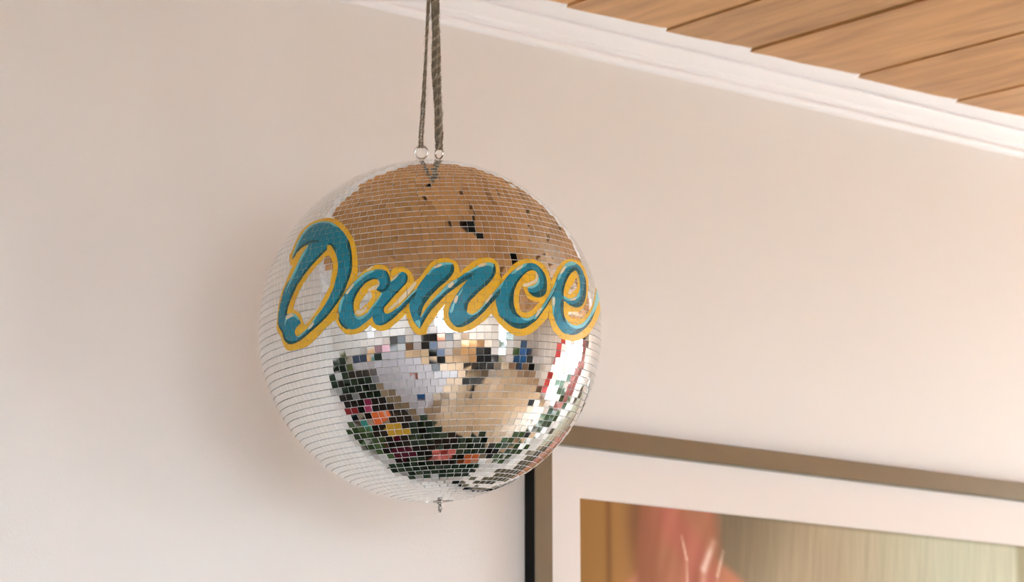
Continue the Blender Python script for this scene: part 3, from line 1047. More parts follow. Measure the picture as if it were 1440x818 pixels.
def cord(label, pxs, strands, spread, rad, seed):
    rnd = random.Random(seed)
    ctr = [px_on_plane(x, y, POLE, FB) for x, y in pxs] + [HOOKP]
    # dense centreline
    P = []
    for i in range(len(ctr) - 1):
        nseg = max(2, int((ctr[i + 1] - ctr[i]).length / 0.004))
        for s in range(nseg):
            a = ctr[max(i - 1, 0)]
            b_, c_ = ctr[i], ctr[i + 1]
            d_ = ctr[min(i + 2, len(ctr) - 1)]
            t = s / nseg
            P.append(0.5 * (2 * b_ + (c_ - a) * t + (2 * a - 5 * b_ + 4 * c_ - d_) * t * t + (3 * b_ - a - 3 * c_ + d_) * t ** 3))
    P.append(ctr[-1])
    th = thing('hanging_cord', label, 'cord', P[0])
    for k in range(strands):
        mb_ = MB()
        ph = 2 * PI * k / strands + rnd.uniform(-.3, .3)
        tw = rnd.uniform(5, 7)
        for ply in range(3):
            pts, rr = [], []
            dist = 0
            for i, p in enumerate(P):
                if i:
                    dist += (p - P[i - 1]).length
                sp = spread(i / (len(P) - 1)) * (0.85 + 0.3 * mnoise.noise(Vector((dist * 14, k * 3.1, seed))))
                a = ph + tw * dist * 2
                b_ = ply * 2 * PI / 3 + dist * 420 + k
                wob = 0.0006 * mnoise.noise(Vector((dist * 60, k, ply + seed)))
                q = p + RB * (sp * math.cos(a) + wob) + FB * (sp * math.sin(a))
                q = q + RB * (rad * .52 * math.cos(b_)) + FB * (rad * .52 * math.sin(b_))
                pts.append(q - P[0])
                rr.append(rad * 0.62 * (1 + 0.25 * mnoise.noise(Vector((dist * 90, ply * 5, k)))))
            mb_.tube(pts, rr, 'yarn' if (k + ply) % 3 else 'yarn_light', 6)
        # stray fibres
        for q in range(70):
            i = rnd.randrange(len(P) - 1)
            p = P[i] - P[0]
            a = rnd.uniform(0, 2 * PI)
            s0 = spread(i / (len(P) - 1)) * .8 + rad
            d_ = RB * math.cos(a) + FB * math.sin(a)
            mb_.tube([p + d_ * (s0 * .5), p + d_ * s0 + UB * rnd.uniform(-.003, .003), p + d_ * (s0 + rnd.uniform(.0006, .002)) + UB * rnd.uniform(-.008, .008)], [.00022, .0002, .0001], 'yarn_light', 3)
        mb_.build('strand', th)
    return th


cord('slim grey yarn cord tied to the face-on ring at the left', [(591.8, 208), (592.0, 196), (592.2, 186), (594.0, 165), (595.0, 150), (596.6, 125), (599.0, 80), (600.2, 50), (601.6, 25), (602.6, 5)], 2,
     lambda t: 0.0024 if t < .2 else 0.0023 - 0.0012 * t, 0.0019, 3)
cord('thick bundled grey yarn cord tied to the narrow ring', [(617.6, 210), (617.6, 198), (616.6, 170), (615.4, 130), (613.8, 100), (613.2, 60), (612.4, 20), (612.2, 5)], 4,
     lambda t: 0.0046 * min(1.0, .55 + t * 9), 0.0031, 8)
hb = MB()
hb.lathe([(0.002, 0.035), (0.022, 0.035), (0.022, 0.031), (0.012, 0.027), (0.004, 0.026)], 'black_metal', 24)
hb.tube([(0, 0, .03), (0, 0, .012), (0.006, 0, 0.002), (0.010, 0, -.006), (0.006, 0, -.013), (0, 0, -.015), (-.007, 0, -.012), (-.009, 0, -.004)], 0.0025, 'black_metal', 8)
o = hb.build('ceiling_hook', None, HOOKP)
tag(o, 'small black metal hook screwed into the wooden ceiling above the mirror ball', 'hook')

# ------------------------------------------------------------------ framed picture on the wall
FX0, FX1 = 0.4535, 1.722
FZ1, FZ0 = 2.268, 1.36
FD = 0.034
FW = 0.0365
pic = thing('framed_picture', 'large picture in a bronze brown frame with black sides and wide cream mount', 'picture', (FX0, 0, FZ0))
W_, H_ = FX1 - FX0, FZ1 - FZ0


def moulding(p0, p1, inward):
    mb_ = MB()
    p0, p1, inw = Vector(p0), Vector(p1), Vector(inward)
    t = (p1 - p0).normalized()
    sec = [(0, 0.001), (0, FD - .002), (0.002, FD), (FW - .002, FD), (FW, FD - .002), (FW, FD - 0.020)]
    v = []
    for (u, d) in sec:
        v.append(p0 + inw * u + t * u + Vector((0, -d, 0)))
    for (u, d) in sec:
        v.append(p1 + inw * u - t * u + Vector((0, -d, 0)))
    n_ = len(sec)
    for i in range(n_ - 1):
        mb_.add([v[i], v[i + 1], v[n_ + i + 1], v[n_ + i]], [(0, 1, 2, 3)], 'frame_side' if i == 0 else 'frame_face')
    mb_.add([v[0], v[n_ - 1], v[2 * n_ - 1], v[n_]], [(0, 1, 2, 3)], 'frame_side')
    return mb_.build('frame_rail', pic)


moulding((0, 0, 0), (0, 0, H_), (1, 0, 0))
moulding((0, 0, H_), (W_, 0, H_), (0, 0, -1))
moulding((W_, 0, H_), (W_, 0, 0), (-1, 0, 0))
moulding((W_, 0, 0), (0, 0, 0), (0, 0, 1))
MX, MZ = 0.0655, 0.0850
PX0, PX1, PZ0, PZ1 = FW + MX, W_ - FW - MX, FW + MZ, H_ - FW - MZ
mb = MB()
yb, yf = -(FD - 0.018), -(FD - 0.0155)
oz = [(FW - .004, FW - .004), (W_ - FW + .004, FW - .004), (W_ - FW + .004, H_ - FW + .004), (FW - .004, H_ - FW + .004)]
iz = [(PX0, PZ0), (PX1, PZ0), (PX1, PZ1), (PX0, PZ1)]
bz = [(PX0 + .002, PZ0 + .002), (PX1 - .002, PZ0 + .002), (PX1 - .002, PZ1 - .002), (PX0 + .002, PZ1 - .002)]
v = [(a, yf, b) for a, b in oz] + [(a, yf, b) for a, b in iz] + [(a, yb, b) for a, b in bz]
f = []
for i in range(4):
    j = (i + 1) % 4
    f += [(i, j, 4 + j, 4 + i), (4 + i, 4 + j, 8 + j, 8 + i)]
mb.add(v, f, 'mat_board')
mb.build('mount', pic)


def sstep(a, b, x):
    t = max(0, min(1, (x - a) / (b - a)))
    return t * t * (3 - 2 * t)


def mixc(a, b, t):
    return tuple(a[i] * (1 - t) + b[i] * t for i in range(3))


def seg_d(px, pz, a, b):
    ax, az = a
    bx, bz_ = b
    t = max(0, min(1, ((px - ax) * (bx - ax) + (pz - az) * (bz_ - az)) / ((bx - ax) ** 2 + (bz_ - az) ** 2)))
    return math.hypot(px - ax - t * (bx - ax), pz - az - t * (bz_ - az)), t


def art(u, w):
    """colour of the painted figure at u metres from the print's left edge, w metres below its top (sRGB 0-255)"""
    # background: ochre curtain at left, grey green streaked wall at right
    och = mixc((150, 108, 52), (178, 126, 72), sstep(0.0, 0.12, u) * 0.8 + 0.15 * mnoise.noise(Vector((u * 20, w * 6, 0))))
    band = math.exp(-((u - 0.062) / 0.007) ** 2)
    och = mixc(och, (108, 74, 34), band * .6)
    gr = mixc((122, 105, 79), (172, 154, 124), sstep(0.33, 0.56, u + w * .55))
    gr = mixc(gr, (190, 190, 163), sstep(0.50, 0.88, u))
    st = mnoise.noise(Vector((u * 95 + 12 * w, w * 5, 3))) * .6 + mnoise.noise(Vector((u * 190, w * 9, 5))) * .4
    gr = tuple(c * (1 + 0.09 * st) for c in gr)
    gr = mixc(gr, (140, 132, 100), sstep(0.965, 0.985, u / (PX1 - PX0)) * .7)
    gr = mixc(gr, (110, 98, 74), (1 - sstep(0, .012, w)) * .5)
    c = mixc(och, gr, sstep(0.20, 0.30, u))
    # dark cast behind the head
    dd = math.exp(-(((u - 0.130) / 0.03) ** 2 + ((w - 0.03) / 0.10) ** 2))
    c = mixc(c, (88, 62, 34), dd * .75)
    # shoulder and back, lower down
    sh = math.hypot((u - 0.24) / 0.23, (w - 0.36) / 0.285)
    skin = mixc((216, 156, 120), (190, 126, 94), sstep(.2, .95, sh))
    c = mixc(c, skin, 1 - sstep(.94, 1.02, sh))
    # head of coral hair
    cx_, cw = 0.212, 0.080
    r = math.hypot((u - cx_) / 0.098, (w - cw) / 0.205)
    h2 = mnoise.noise(Vector((u * 14 + 3, w * 11, 2)))
    hr = mnoise.noise(Vector((u * 42 + w * 8, w * 9, 9)))
    hair = mixc((170, 112, 82), (180, 106, 86), max(0, min(1, .5 + 1.6 * h2)))
    hair = mixc(hair, (146, 90, 62), max(0, hr) * .8)
    hair = mixc(hair, (200, 132, 106), max(0, -hr) * .6)
    hair = mixc(hair, (146, 92, 62), (1 - sstep(.13, .19, u)) * .9)
    c = mixc(c, hair, 1 - sstep(0.80, 1.14, r + .09 * hr))
    c = mixc(c, mixc((70, 62, 44), (96, 84, 58), .5 + .5 * mnoise.noise(Vector((u * 9, w * 9, 1)))), sstep(.22, .30, w + .1 * abs(u - .25)) * (1 - sstep(.5, .62, u)))
    # pale strands
    for a, b, wd, s in (((0.220, .050), (0.230, .09), .0026, .75), ((0.230, .09), (0.232, .24), .003, .85), ((0.290, .056), (0.268, .105), .007, .85), ((0.268, .105), (0.254, .26), .007, .75), ((0.312, .07), (0.298, .115), .0032, .7), ((0.298, .115), (0.290, .25), .0035, .5)):
        d_, t = seg_d(u, w, a, b)
        c = mixc(c, (240, 212, 192), math.exp(-(d_ / wd) ** 2) * s * (0.45 + .55 * sstep(0, .5, t)))
    return srgb(*[max(0, min(255, v_)) for v_ in c])


mb = MB()
me = bpy.data.meshes.new('print')
nu, nw = 300, 190
verts, faces, cols = [], [], []
for j in range(nw + 1):
    for i in range(nu + 1):
        # rows crowd towards the top, where the picture is in view
        tu, tw_ = i / nu, (j / nw) ** 1.7
        u, w = tu * (PX1 - PX0), tw_ * (PZ1 - PZ0)
        verts.append((PX0 + u, yb + .0003, PZ1 - w))
        cols.append(art(u, w))
for j in range(nw):
    for i in range(nu):
        a = j * (nu + 1) + i
        faces.append((a, a + nu + 1, a + nu + 2, a + 1))
me.from_pydata(verts, [], faces)
ca = me.color_attributes.new('tint', 'FLOAT_COLOR', 'POINT')
for i, c in enumerate(cols):
    ca.data[i].color = c
me.materials.append(MATS['print_ink'])
pr = bpy.data.objects.new('print', me)
COL.objects.link(pr)
pr.parent = pic
bk = MB()
bk.box((FW - .004, -(FD - .0195), FW - .004), (W_ - FW + .004, -.006, H_ - FW + .004), 'mat_board')
bk.build('backing_board', pic)

# ------------------------------------------------------------------ the rest of the room (seen in the mirror tiles)


def add_plant(name, label, loc_, pot_r, pot_h, pot_m, h, spread_, leafm, nst, L, W, grp=None, per=9):
    t = thing(name, label, 'plant', loc_, 0, grp)
    ymax = -loc_[1] - .02
    p = MB()
    p.lathe([(pot_r * .7, 0), (pot_r * .95, pot_h * .9), (pot_r * 1.02, pot_h * .9), (pot_r * 1.02, pot_h), (pot_r * .9, pot_h), (pot_r * .88, pot_h * .85)], pot_m, 28)
    p.build('pot', t)
    s = MB()
    s.lathe([(0.001, pot_h * .86), (pot_r * .9, pot_h * .86), (pot_r * .5, pot_h * .9), (0.001, pot_h * .92)], 'soil', 24)
    s.build('soil', t)
    st, fo = MB(), MB()
    for k in range(nst):
        a = 2 * PI * k / nst + random.uniform(-.3, .3)
        rr = spread_ * random.uniform(.35, 1)
        top = Vector((rr * math.cos(a), rr * math.sin(a), pot_h + h * random.uniform(.6, 1)))
        b0 = Vector((pot_r * .4 * math.cos(a), pot_r * .4 * math.sin(a), pot_h * .88))
        mid_ = b0.lerp(top, .5) + Vector((0, 0, h * .12))
        st.tube([b0, mid_, top], [.006, .004, .002], 'stem_green', 6)
        for q in range(per):
            u = .3 + .7 * q / (per - 1)
            pp = b0 * ((1 - u) ** 2) + mid_ * (2 * u * (1 - u)) + top * (u * u)
            d_ = Vector((math.cos(a + random.uniform(-1.6, 1.6)), math.sin(a + random.uniform(-1.6, 1.6)), random.uniform(-.1, .7)))
            leaf(fo, pp, d_, Vector((0, 0, 1)), L * random.uniform(.7, 1.2), W * random.uniform(.8, 1.1), leafm)
    for M_ in (st, fo):
        for v_ in M_.v:
            v_.y = min(v_.y, ymax)
    st.build('stem', t)
    fo.build('foliage', t)
    return t


# dark sideboard along the picture wall, under the ball
SB_X0, SB_X1, SB_D, SB_H = -2.05, 0.62, 0.78, 1.04
sb = thing('sideboard', 'long dark brown sideboard against the picture wall under the mirror ball', 'sideboard', (SB_X0, -0.02, 0))
L = SB_X1 - SB_X0
mb = MB()
mb.box((0.02, -SB_D + .02, .10), (L - .02, -.005, SB_H - .03), 'espresso', .003)
mb.build('cabinet_body', sb)
mb = MB()
mb.box((0, -SB_D, SB_H - .03), (L, 0, SB_H), 'espresso', .004)
mb.build('top', sb)
for i in range(4):
    dw = (L - .08) / 4
    mb = MB()
    mb.box((.04 + i * dw + .004, -SB_D + .001, .13), (.04 + (i + 1) * dw - .004, -SB_D + .019, SB_H - .05), 'espresso', .003)
    dr = mb.build('door', sb)
    kb = MB()
    kx = .04 + i * dw + (dw - .05 if i % 2 == 0 else .05)
    kb.lathe([(.004, 0), (.006, .012), (.014, .018), (.014, .024), (.006, .028)], 'chrome', 16, Matrix.Translation((kx, -SB_D + .001, .6)) @ Matrix.Rotation(PI / 2, 4, 'X'))
    kb.build('knob', dr)
for px_ in (.06, L - .06):
    for py_ in (-SB_D + .06, -.06):
        mb = MB()
        mb.lathe([(.018, 0), (.026, .10)], 'espresso', 16, Matrix.Translation((px_, py_, 0)))
        mb.build('leg', sb)
TOP = SB_H


def book(loc_, w, d, h, col, rz, label, grp):
    key = 'cover_%d_%d_%d' % col
    if key not in MATS:
        mat(key, srgb(*col), .5)
    t = thing('book', label, 'book', loc_, rz, grp)
    c = MB()
    c.box((-w / 2, -d / 2, 0), (w / 2, d / 2, .003), key)
    c.box((-w / 2, -d / 2, h - .003), (w / 2, d / 2, h), key)
    c.box((-w / 2 - .003, -d / 2, 0), (-w / 2, d / 2, h), key)
    c.build('cover', t)
    p = MB()
    p.box((-w / 2, -d / 2 + .004, .003), (w / 2 - .005, d / 2 - .004, h - .003), 'page')
    p.build('pages', t)


names = {(150, 26, 34): 'dark red', (60, 168, 160): 'turquoise', (236, 116, 52): 'orange', (218, 176, 54): 'mustard yellow', (110, 20, 52): 'maroon', (64, 96, 190): 'blue', (214, 200, 186): 'cream', (28, 28, 30): 'black', (196, 70, 120): 'magenta'}
stacks = [(-0.93, -0.14, [(150, 26, 34), (28, 28, 30), (60, 168, 160), (150, 26, 34)], 'at the wall side of the sideboard'),
          (-0.70, -0.42, [(28, 28, 30), (214, 200, 186), (236, 116, 52)], 'at the front of the sideboard'),
          (-0.44, -0.45, [(110, 20, 52), (28, 28, 30), (218, 176, 54)], 'beside the orange topped stack'),
          (-0.16, -0.22, [(28, 28, 30), (110, 20, 52), (110, 20, 52)], 'beside the pink flowers'),
          (-0.66, -0.14, [(28, 28, 30), (60, 168, 160)], 'behind the orange topped stack'),
          (0.50, -0.42, [(28, 28, 30), (236, 116, 52)], 'nearest the framed picture'),
          (-1.58, -0.64, [(28, 28, 30), (110, 20, 52), (28, 28, 30)], 'at the sideboard end away from the picture'),
          (-0.95, -0.44, [(64, 96, 190), (28, 28, 30), (196, 70, 120)], 'between the dark plants')]
ordn = ['lowest', 'second from bottom', 'third from bottom', 'fourth from bottom']
for (bx_, by_, cl, where) in stacks:
    z = TOP
    for i, c in enumerate(cl):
        hh = random.uniform(.028, .045)
        book((bx_ + random.uniform(-.01, .01), by_ + random.uniform(-.01, .01), z), random.uniform(.15, .19), random.uniform(.20, .24), hh, c, random.uniform(-.35, .35),
             '%s book %s in the stack %s' % (names[c], 'topmost' if i == len(cl) - 1 else ordn[i], where), 'books stacked on the sideboard')
        z += hh + 0.0005

add_plant('potted_fern', 'dark leafy potted plant at the sideboard end away from the picture', (-1.89, -.25, TOP), .09, .15, 'terracotta', .26, .2, 'leaf_dark', 12, .13, .06)
add_plant('potted_fern', 'dark leafy plant in a white pot midway along the sideboard', (-1.31, -.26, TOP), .09, .15, 'white_pot', .24, .22, 'leaf_dark', 12, .13, .06)
add_plant('potted_fern', 'mid green plant close to the wall behind the book stacks', (-0.40, -.13, TOP), .08, .14, 'terracotta', .32, .15, 'leaf_mid', 11, .12, .05)
add_plant('potted_fern', 'green trailing plant beside the pink flowers near the wall', (0.05, -.14, TOP), .08, .13, 'white_pot', .30, .12, 'leaf_dark', 12, .12, .05)
add_plant('potted_fern', 'deep green plant at the sideboard end under the picture', (0.38, -.22, TOP), .08, .13, 'terracotta', .26, .10, 'leaf_dark', 12, .12, .05)
add_plant('olive_branch_plant', 'tall olive leaved plant standing on the floor beyond the sideboard', (-2.55, -.35, 0), .16, .32, 'white_pot', 1.45, .3, 'leaf_olive', 9, .14, .05, None, 12)
add_plant('potted_bush', 'large bushy green plant on the floor under the picture', (1.35, -.40, 0), .2, .36, 'charcoal_cloth', .95, .42, 'leaf_mid', 16, .17, .07, None, 12)
add_plant('potted_bush', 'tall green plant between the picture and the right window', (2.55, -.45, 0), .2, .38, 'white_pot', 1.25, .40, 'leaf_mid', 16, .18, .07, None, 12)

add_plant('potted_fern', 'dark spreading plant at the front edge of the sideboard beside the blue and magenta books', (-1.12, -.63, TOP), .08, .12, 'charcoal_cloth', .20, .20, 'leaf_dark', 12, .13, .06)
add_plant('potted_fern', 'dark low plant at the front edge of the sideboard before the maroon books', (-0.20, -.66, TOP), .07, .11, 'charcoal_cloth', .14, .13, 'leaf_dark', 11, .11, .05)
add_plant('potted_fern', 'dark low plant at the front corner of the sideboard nearest the framed picture', (0.36, -.64, TOP), .07, .11, 'terracotta', .14, .14, 'leaf_dark', 10, .11, .05)

# vase with pink flowers right below the ball
vs = thing('flower_vase', 'green glass vase of pink flowers on the sideboard under the ball', 'vase', (0.11, -.46, TOP))
mb = MB()
mb.lathe([(.035, 0), (.055, .03), (.06, .08), (.035, .15), (.028, .17), (.036, .185), (.032, .185), (.024, .17)], 'vase_glass', 28)
mb.build('vase_body', vs)
for k in range(9):
    a = 2 * PI * k / 9
    r = .07 if k % 2 else .03
    top = Vector((r * math.cos(a), r * math.sin(a), .29 + .03 * (k % 3)))
    fl = MB()
    fl.tube([(0, 0, .15), top * .7 + Vector((0, 0, .05)), top], .003, 'stem_green', 6)
    for q in range(16):
        b_ = q * 2.4
        e = .3 + .8 * q / 16
        leaf(fl, top, Vector((math.cos(b_), math.sin(b_), 1.2 - e)), Vector((0, 0, 1)), .045, .035, 'petal_pink', .1)
    fl.build('flower', vs)
    if k % 2:
        lf = MB()
        for q in range(4):
            leaf(lf, top * .75 + Vector((0, 0, .03)), rdir(-.3), Vector((0, 0, 1)), .08, .035, 'leaf_dark')
        lf.build('leaf_spray', vs)

# white dining table
tb = thing('dining_table', 'long pale grey dining table in the middle of the room', 'table', (-1.57, -1.68, 0), R_(2))
mb = MB()
mb.box((-1.12, -.64, .72), (1.12, .64, .75), 'white_lacquer', .006)
mb.build('tabletop', tb)
for sx in (-1, 1):
    for sy in (-1, 1):
        mb = MB()
        mb.box((sx * 1.04 - .03, sy * .56 - .03, 0), (sx * 1.04 + .03, sy * .56 + .03, .72), 'white_lacquer', .004)
        mb.build('leg', tb)


def cup(loc_, label, mt):
    t = thing('mug', label, 'mug', loc_, random.uniform(0, 6))
    m_ = MB()
    m_.lathe([(.03, 0), (.038, .01), (.040, .09), (.037, .09), (.035, .012), (.002, .010)], mt, 24)
    m_.build('body', t)
    h_ = MB()
    h_.tube([(.038, 0, .075), (.062, 0, .07), (.066, 0, .045), (.058, 0, .025), (.038, 0, .02)], .005, mt, 8)
    h_.build('handle', t)


cup((-1.20, -1.75, .75), 'terracotta mug on the pale grey dining table', 'terracotta')
cup((-0.70, -1.30, .75), 'blue mug on the pale grey dining table', 'blue_paint')


def chair(loc_, rz, label, fr, se, grp=None):
    t = thing('dining_chair', label, 'chair', loc_, rz, grp)
    m_ = MB()
    m_.box((-.22, -.22, .43), (.22, .22, .47), se, .012)
    m_.build('seat', t)
    m_ = MB()
    for z0 in (.62, .74, .86):
        m_.box((-.20, .205, z0), (.20, .225, z0 + .07), fr, .006)
    m_.build('backrest', t)
    for sx in (-1, 1):
        for sy in (-1, 1):
            m_ = MB()
            m_.tube([(sx * .21, sy * .21, 0), (sx * .195, sy * .2, .43)] + ([(sx * .195, .22, .95)] if sy > 0 else []), .016, fr, 10)
            m_.build('leg', t)


chair((-1.15, -2.5, 0), PI, 'black chair tucked in at the pale grey table on the front window side', 'black_metal', 'black_leather')
chair((0.15, -2.55, 0), 2.2, 'black chair standing by itself on the wooden floor', 'black_metal', 'charcoal_cloth')
chair((-2.95, -1.62, 0), PI / 2, 'pale wooden chair at the pale grey table end near the left window', 'oak', 'oak')

# chest of drawers, blue cabinet, armchair along the front wall


def chest(loc_, w, d, h, mt, nd, label, name):
    t = thing(name, label, 'chest', loc_, 0)
    m_ = MB()
    m_.box((0, 0, .06), (w, d, h), mt, .005)
    m_.build('body', t)
    for i in range(nd):
        z0 = .09 + i * (h - .12) / nd
        z1 = .09 + (i + 1) * (h - .12) / nd - .012
        m_ = MB()
        m_.box((.02, d - .002, z0), (w - .02, d + .016, z1), mt, .003)
        dd_ = m_.build('drawer', t)
        for kx in (.25, .75):
            k_ = MB()
            k_.lathe([(.004, 0), (.006, .012), (.015, .02), (.006, .03)], 'black_metal', 14, Matrix.Translation((w * kx, d + .014, (z0 + z1) / 2)) @ Matrix.Rotation(-PI / 2, 4, 'X'))
            k_.build('knob', dd_)
    for fx in (.05, w - .05):
        for fy in (.05, d - .05):
            m_ = MB()
            m_.lathe([(.014, 0), (.022, .06)], mt, 12, Matrix.Translation((fx, fy, 0)))
            m_.build('foot', t)


chest((-0.75, Y0 + .03, 0), 1.0, .45, .86, 'oak', 4, 'light oak chest of drawers against the front wall', 'oak_chest')
chest((2.95, Y0 + .03, 0), .75, .42, .95, 'blue_paint', 3, 'blue painted chest of drawers beside the glass door', 'blue_chest')
ac = thing('armchair', 'black leather armchair standing in front of the oak chest, turned to the mirror ball', 'armchair', (0.55, -3.75, 0), R_(150))
for nm, lo, hi, b_ in (('seat_cushion', (-.30, -.36, .28), (.30, .28, .46), .05), ('seat_base', (-.36, -.36, .12), (.36, .36, .28), .02), ('backrest', (-.36, .22, .28), (.36, .42, .92), .06),
                       ('armrest', (-.46, -.36, .12), (-.32, .38, .62), .04), ('armrest', (.32, -.36, .12), (.46, .38, .62), .04)):
    mb = MB()
    mb.box(lo, hi, 'black_leather', b_)
    mb.build(nm, ac)
for sx in (-1, 1):
    for sy in (-1, 1):
        mb = MB()
        mb.lathe([(.015, 0), (.022, .13)], 'oak', 12, Matrix.Translation((sx * .36, sy * .3, 0)))
        mb.build('leg', ac)
def storage_box(loc_, w, d, h, col, rz, label, lid=True):
    key = 'box_%d_%d_%d' % col
    if key not in MATS:
        mat(key, srgb(*col), .55)
    t = thing('storage_box', label, 'storage box', loc_, rz)
    m_ = MB()
    m_.box((-w / 2, -d / 2, 0), (w / 2, d / 2, h - (.045 if lid else 0)), key, .006)
    m_.build('body', t)
    if lid:
        m_ = MB()
        m_.box((-w / 2 - .008, -d / 2 - .008, h - .045), (w / 2 + .008, d / 2 + .008, h), key, .006)
        m_.build('lid', t)
    m_ = MB()
    m_.box((-.04, -d / 2 - .006, h * .5), (.04, -d / 2 + .002, h * .5 + .025), 'chrome')
    m_.build('label_holder', t)


for (x_, y_, z_, w, d, h, col, lab) in (
        (-3.72, -1.05, 0, .42, .5, .42, (214, 214, 220), 'pale grey storage box on the floor by the left wall, nearest the sideboard'),
        (-3.72, -1.05, .421, .36, .42, .32, (70, 84, 108), 'slate blue storage box on top of the pale grey one'),
        (-3.72, -1.70, 0, .42, .46, .40, (96, 172, 170), 'teal storage box on the floor under the left window'),
        (-3.72, -1.70, .401, .36, .40, .28, (240, 240, 242), 'white storage box on top of the teal one'),
        (-3.72, -2.35, 0, .44, .5, .5, (110, 108, 104), 'mid grey storage box under the left window'),
        (-3.72, -2.35, .501, .34, .38, .26, (232, 190, 204), 'pale pink storage box on top of the mid grey one'),
        (-3.70, -3.05, 0, .46, .5, .44, (186, 190, 194), 'light grey storage box on the floor past the left window'),
        (-3.70, -3.05, .441, .36, .4, .30, (40, 40, 46), 'black storage box on top of the light grey one'),
        (-3.70, -3.75, 0, .46, .5, .62, (112, 84, 60), 'brown storage box in the corner row by the left wall'),
        (-3.70, -3.75, .621, .36, .4, .25, (196, 210, 226), 'pale blue storage box on top of the brown one'),
        (-3.3, -4.62, 0, .5, .5, .55, (222, 220, 224), 'white storage box in the front left corner'),
        (-2.6, -4.66, 0, .5, .46, .8, (38, 36, 34), 'tall black storage box against the front wall'),
        (-1.95, -4.68, 0, .5, .44, .6, (130, 152, 186), 'dusty blue storage box against the front wall'),
        (-1.95, -4.68, .601, .4, .36, .24, (236, 150, 122), 'coral storage box on top of the dusty blue one'),
        (-1.3, -4.68, 0, .5, .44, .66, (206, 204, 206), 'light storage box against the front wall beside the oak chest'),
        (-1.32, -4.68, .661, .34, .34, .22, (44, 40, 38), 'small black storage box standing on the light one'),
        (0.62, -4.70, 0, .46, .44, .6, (224, 178, 132), 'tan storage box between the oak chest and the glass door'),
        (0.62, -4.70, .601, .36, .34, .26, (246, 232, 214), 'cream storage box on top of the tan one'),
        (3.72, -3.55, 0, .42, .46, .55, (170, 178, 178), 'grey green storage box by the right wall'),
        (3.72, -3.55, .551, .34, .36, .25, (226, 226, 232), 'white storage box on top of the grey green one'),
        (3.72, -4.2, 0, .42, .46, .7, (60, 60, 58), 'charcoal storage box by the right wall near the blue chest')):
    storage_box((x_, y_, z_), w, d, h, col, random.uniform(-.08, .08), lab)
add_plant('potted_bush', 'leafy plant in a terracotta pot just inside the glass door', (2.2, -4.35, 0), .18, .34, 'terracotta', .55, .30, 'leaf_mid', 14, .16, .07, None, 10)
add_plant('potted_bush', 'smaller olive plant in a white pot inside the glass door', (1.45, -4.3, 0), .16, .3, 'white_pot', .4, .26, 'leaf_olive', 12, .14, .06, None, 10)


def curtain(y0, y1, mt, label):
    t = thing('curtain', label, 'curtain', (X1 - .09, (y0 + y1) / 2, 0))
    m_ = MB()
    n_, w = 90, y1 - y0
    vs_, fs_ = [], []
    for i in range(n_ + 1):
        yy = -w / 2 + w * i / n_
        dx = .03 * math.sin(i / n_ * 2 * PI * 7)
        for z in (.03, 1.2, 2.66):
            vs_.append((dx * (1.1 if z < 1 else .9), yy, z))
    for i in range(n_):
        for k in range(2):
            a = i * 3 + k
            fs_.append((a, a + 3, a + 4, a + 1))
    m_.add(vs_, fs_, mt, True)
    m_.build('cloth', t)
    m_ = MB()
    for i in range(8):
        yy = -w / 2 + w * (i + .5) / 8
        m_.tube([(.022 * math.cos(a), yy, 2.68 + .022 * math.sin(a)) for a in [2 * PI * j / 14 for j in range(14)]], .003, 'black_metal', 6, closed=True)
    m_.build('curtain_rings', t)


curtain(-2.52, -2.12, 'red_cloth', 'coral red curtain drawn back at the far side of the right window')
curtain(-.50, -.06, 'pink_cloth', 'pale pink curtain bunched between the right window and the picture wall')
mb = MB()
mb.tube([(X1 - .09, -2.85, 2.68), (X1 - .09, -.03, 2.68)], .011, 'black_metal', 10)
for yy in (-2.83, -2.1):
    mb.tube([(X1 - .09, yy, 2.68), (X1, yy, 2.68)], .008, 'black_metal', 8)
o = mb.build('curtain_rod')
tag(o, 'black curtain rod above the right window', 'curtain rod')


def spotlight(x, y, yaw, label):
    t = thing('ceiling_spotlight', label, 'spotlight', (x, y, ceil_z(y)), yaw, 'black spotlights on the wooden ceiling')
    m_ = MB()
    m_.lathe([(.045, .004), (.045, -.022), (.02, -.028), (.008, -.03)], 'black_metal', 24)
    m_.tube([(0, 0, -.025), (0, 0, -.075)], .008, 'black_metal', 8)
    m_.build('mount', t)
    m_ = MB()
    Mx = Matrix.Translation((0, 0, -.10)) @ Matrix.Rotation(R_(40), 4, 'Y')
    m_.lathe([(.02, .06), (.036, .05), (.04, -.06), (.036, -.06), (.030, -.02), (.004, -.015)], 'black_metal', 24, Mx)
    m_.build('lamp_head', t)


for i, (sx, sy, w) in enumerate(((-.02, -.98, 'nearest the mirror ball'), (.40, -1.32, 'second from the mirror ball'), (.82, -1.66, 'third from the mirror ball'), (-.9, -1.9, 'above the pale grey table'), (1.5, -1.0, 'above the picture end of the room'))):
    spotlight(sx, sy, random.uniform(0, 6), 'black ceiling spotlight ' + w)

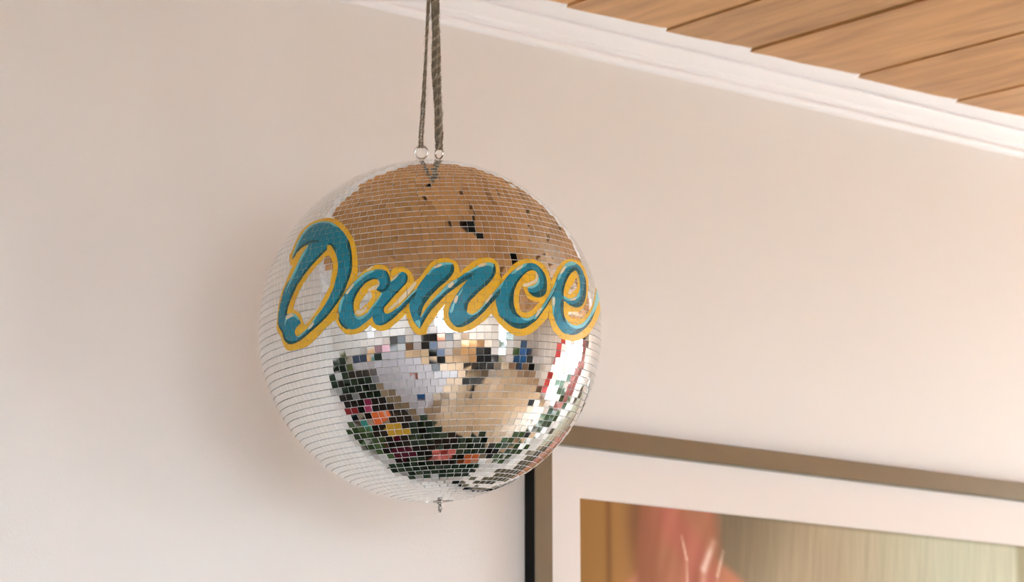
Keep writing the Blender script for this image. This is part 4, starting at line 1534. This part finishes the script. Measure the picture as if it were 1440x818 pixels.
# glowing ceiling panels added behind the camera to brighten the picture wall
mt = mat('fill_diffuser', (0.9, 0.9, 0.9, 1), 0.5)
mt.node_tree.nodes['Principled BSDF'].inputs['Emission Color'].default_value = (0.95, 1.0, 1.05, 1)
mt.node_tree.nodes['Principled BSDF'].inputs['Emission Strength'].default_value = 33.0
for lx, ly, lab in ((-0.75, -2.95, 'long white added fill light on the wooden boards nearer the mirror ball'), (-0.8, -3.9, 'long white added fill light on the wooden boards nearer the front wall')):
    cl = thing('ceiling_fill_light', lab, 'ceiling light', (lx, ly, ceil_z(ly) - .004), 0, 'long added fill lights')
    cl.rotation_euler = (math.atan(SLOPE), 0, 0)
    w_ = .42
    mb = MB()
    for (a, b, c, d) in ((-w_ - .02, w_ + .02, -.18, -.16), (-w_ - .02, w_ + .02, .16, .18), (-w_ - .02, -w_, -.16, .16), (w_, w_ + .02, -.16, .16)):
        mb.box((a, c, -.05), (b, d, 0), 'plastic_white')
    mb.box((-w_, -.16, -.012), (w_, .16, 0), 'plastic_white')
    mb.build('housing', cl)
    mb = MB()
    mb.box((-w_ + .002, -.158, -.042), (w_ - .002, .158, -.036), 'fill_diffuser')
    mb.build('diffuser', cl)

fl_ = thing('added_fill_lamp', 'added fill lamp with a warm drum shade near the right window', 'floor lamp', (3.0, -1.75, 0))  # added lamp, lifts the brightness of the wall towards the right
mb = MB()
mb.lathe([(.15, 0), (.15, .015), (.03, .03), (.012, .04)], 'black_metal', 32)
mb.build('base', fl_)
mb = MB()
mb.tube([(0, 0, .03), (0, 0, 1.62)], .011, 'black_metal', 12)
mb.build('pole', fl_)
mt = mat('fill_shade_lit', (0.9, 0.85, 0.75, 1), 0.8)
mt.node_tree.nodes['Principled BSDF'].inputs['Emission Color'].default_value = (1.0, 0.95, 0.89, 1)
mt.node_tree.nodes['Principled BSDF'].inputs['Emission Strength'].default_value = 13.0
mb = MB()
mb.lathe([(.20, 1.42), (.17, 1.72), (.165, 1.72), (.195, 1.42)], 'fill_shade_lit', 40, cap=False)
mb.build('lamp_shade', fl_)

# ------------------------------------------------------------------ daylight
wd = bpy.data.worlds.new('sky')
S.world = wd
wd.use_nodes = True
bg = wd.node_tree.nodes['Background']
bg.inputs['Color'].default_value = (0.84, 1.0, 1.16, 1)
bg.inputs['Strength'].default_value = 11.0

S.view_settings.view_transform = 'Standard'
S.view_settings.look = 'None'
S.view_settings.gamma = 1.0
S.view_settings.use_curve_mapping = False
S.view_settings.exposure = 0.82
S.cycles.max_bounces = 12
S.cycles.diffuse_bounces = 6
S.cycles.glossy_bounces = 6
S.cycles.transparent_max_bounces = 12
S.cycles.sample_clamp_indirect = 8.0
S.cycles.use_denoising = True
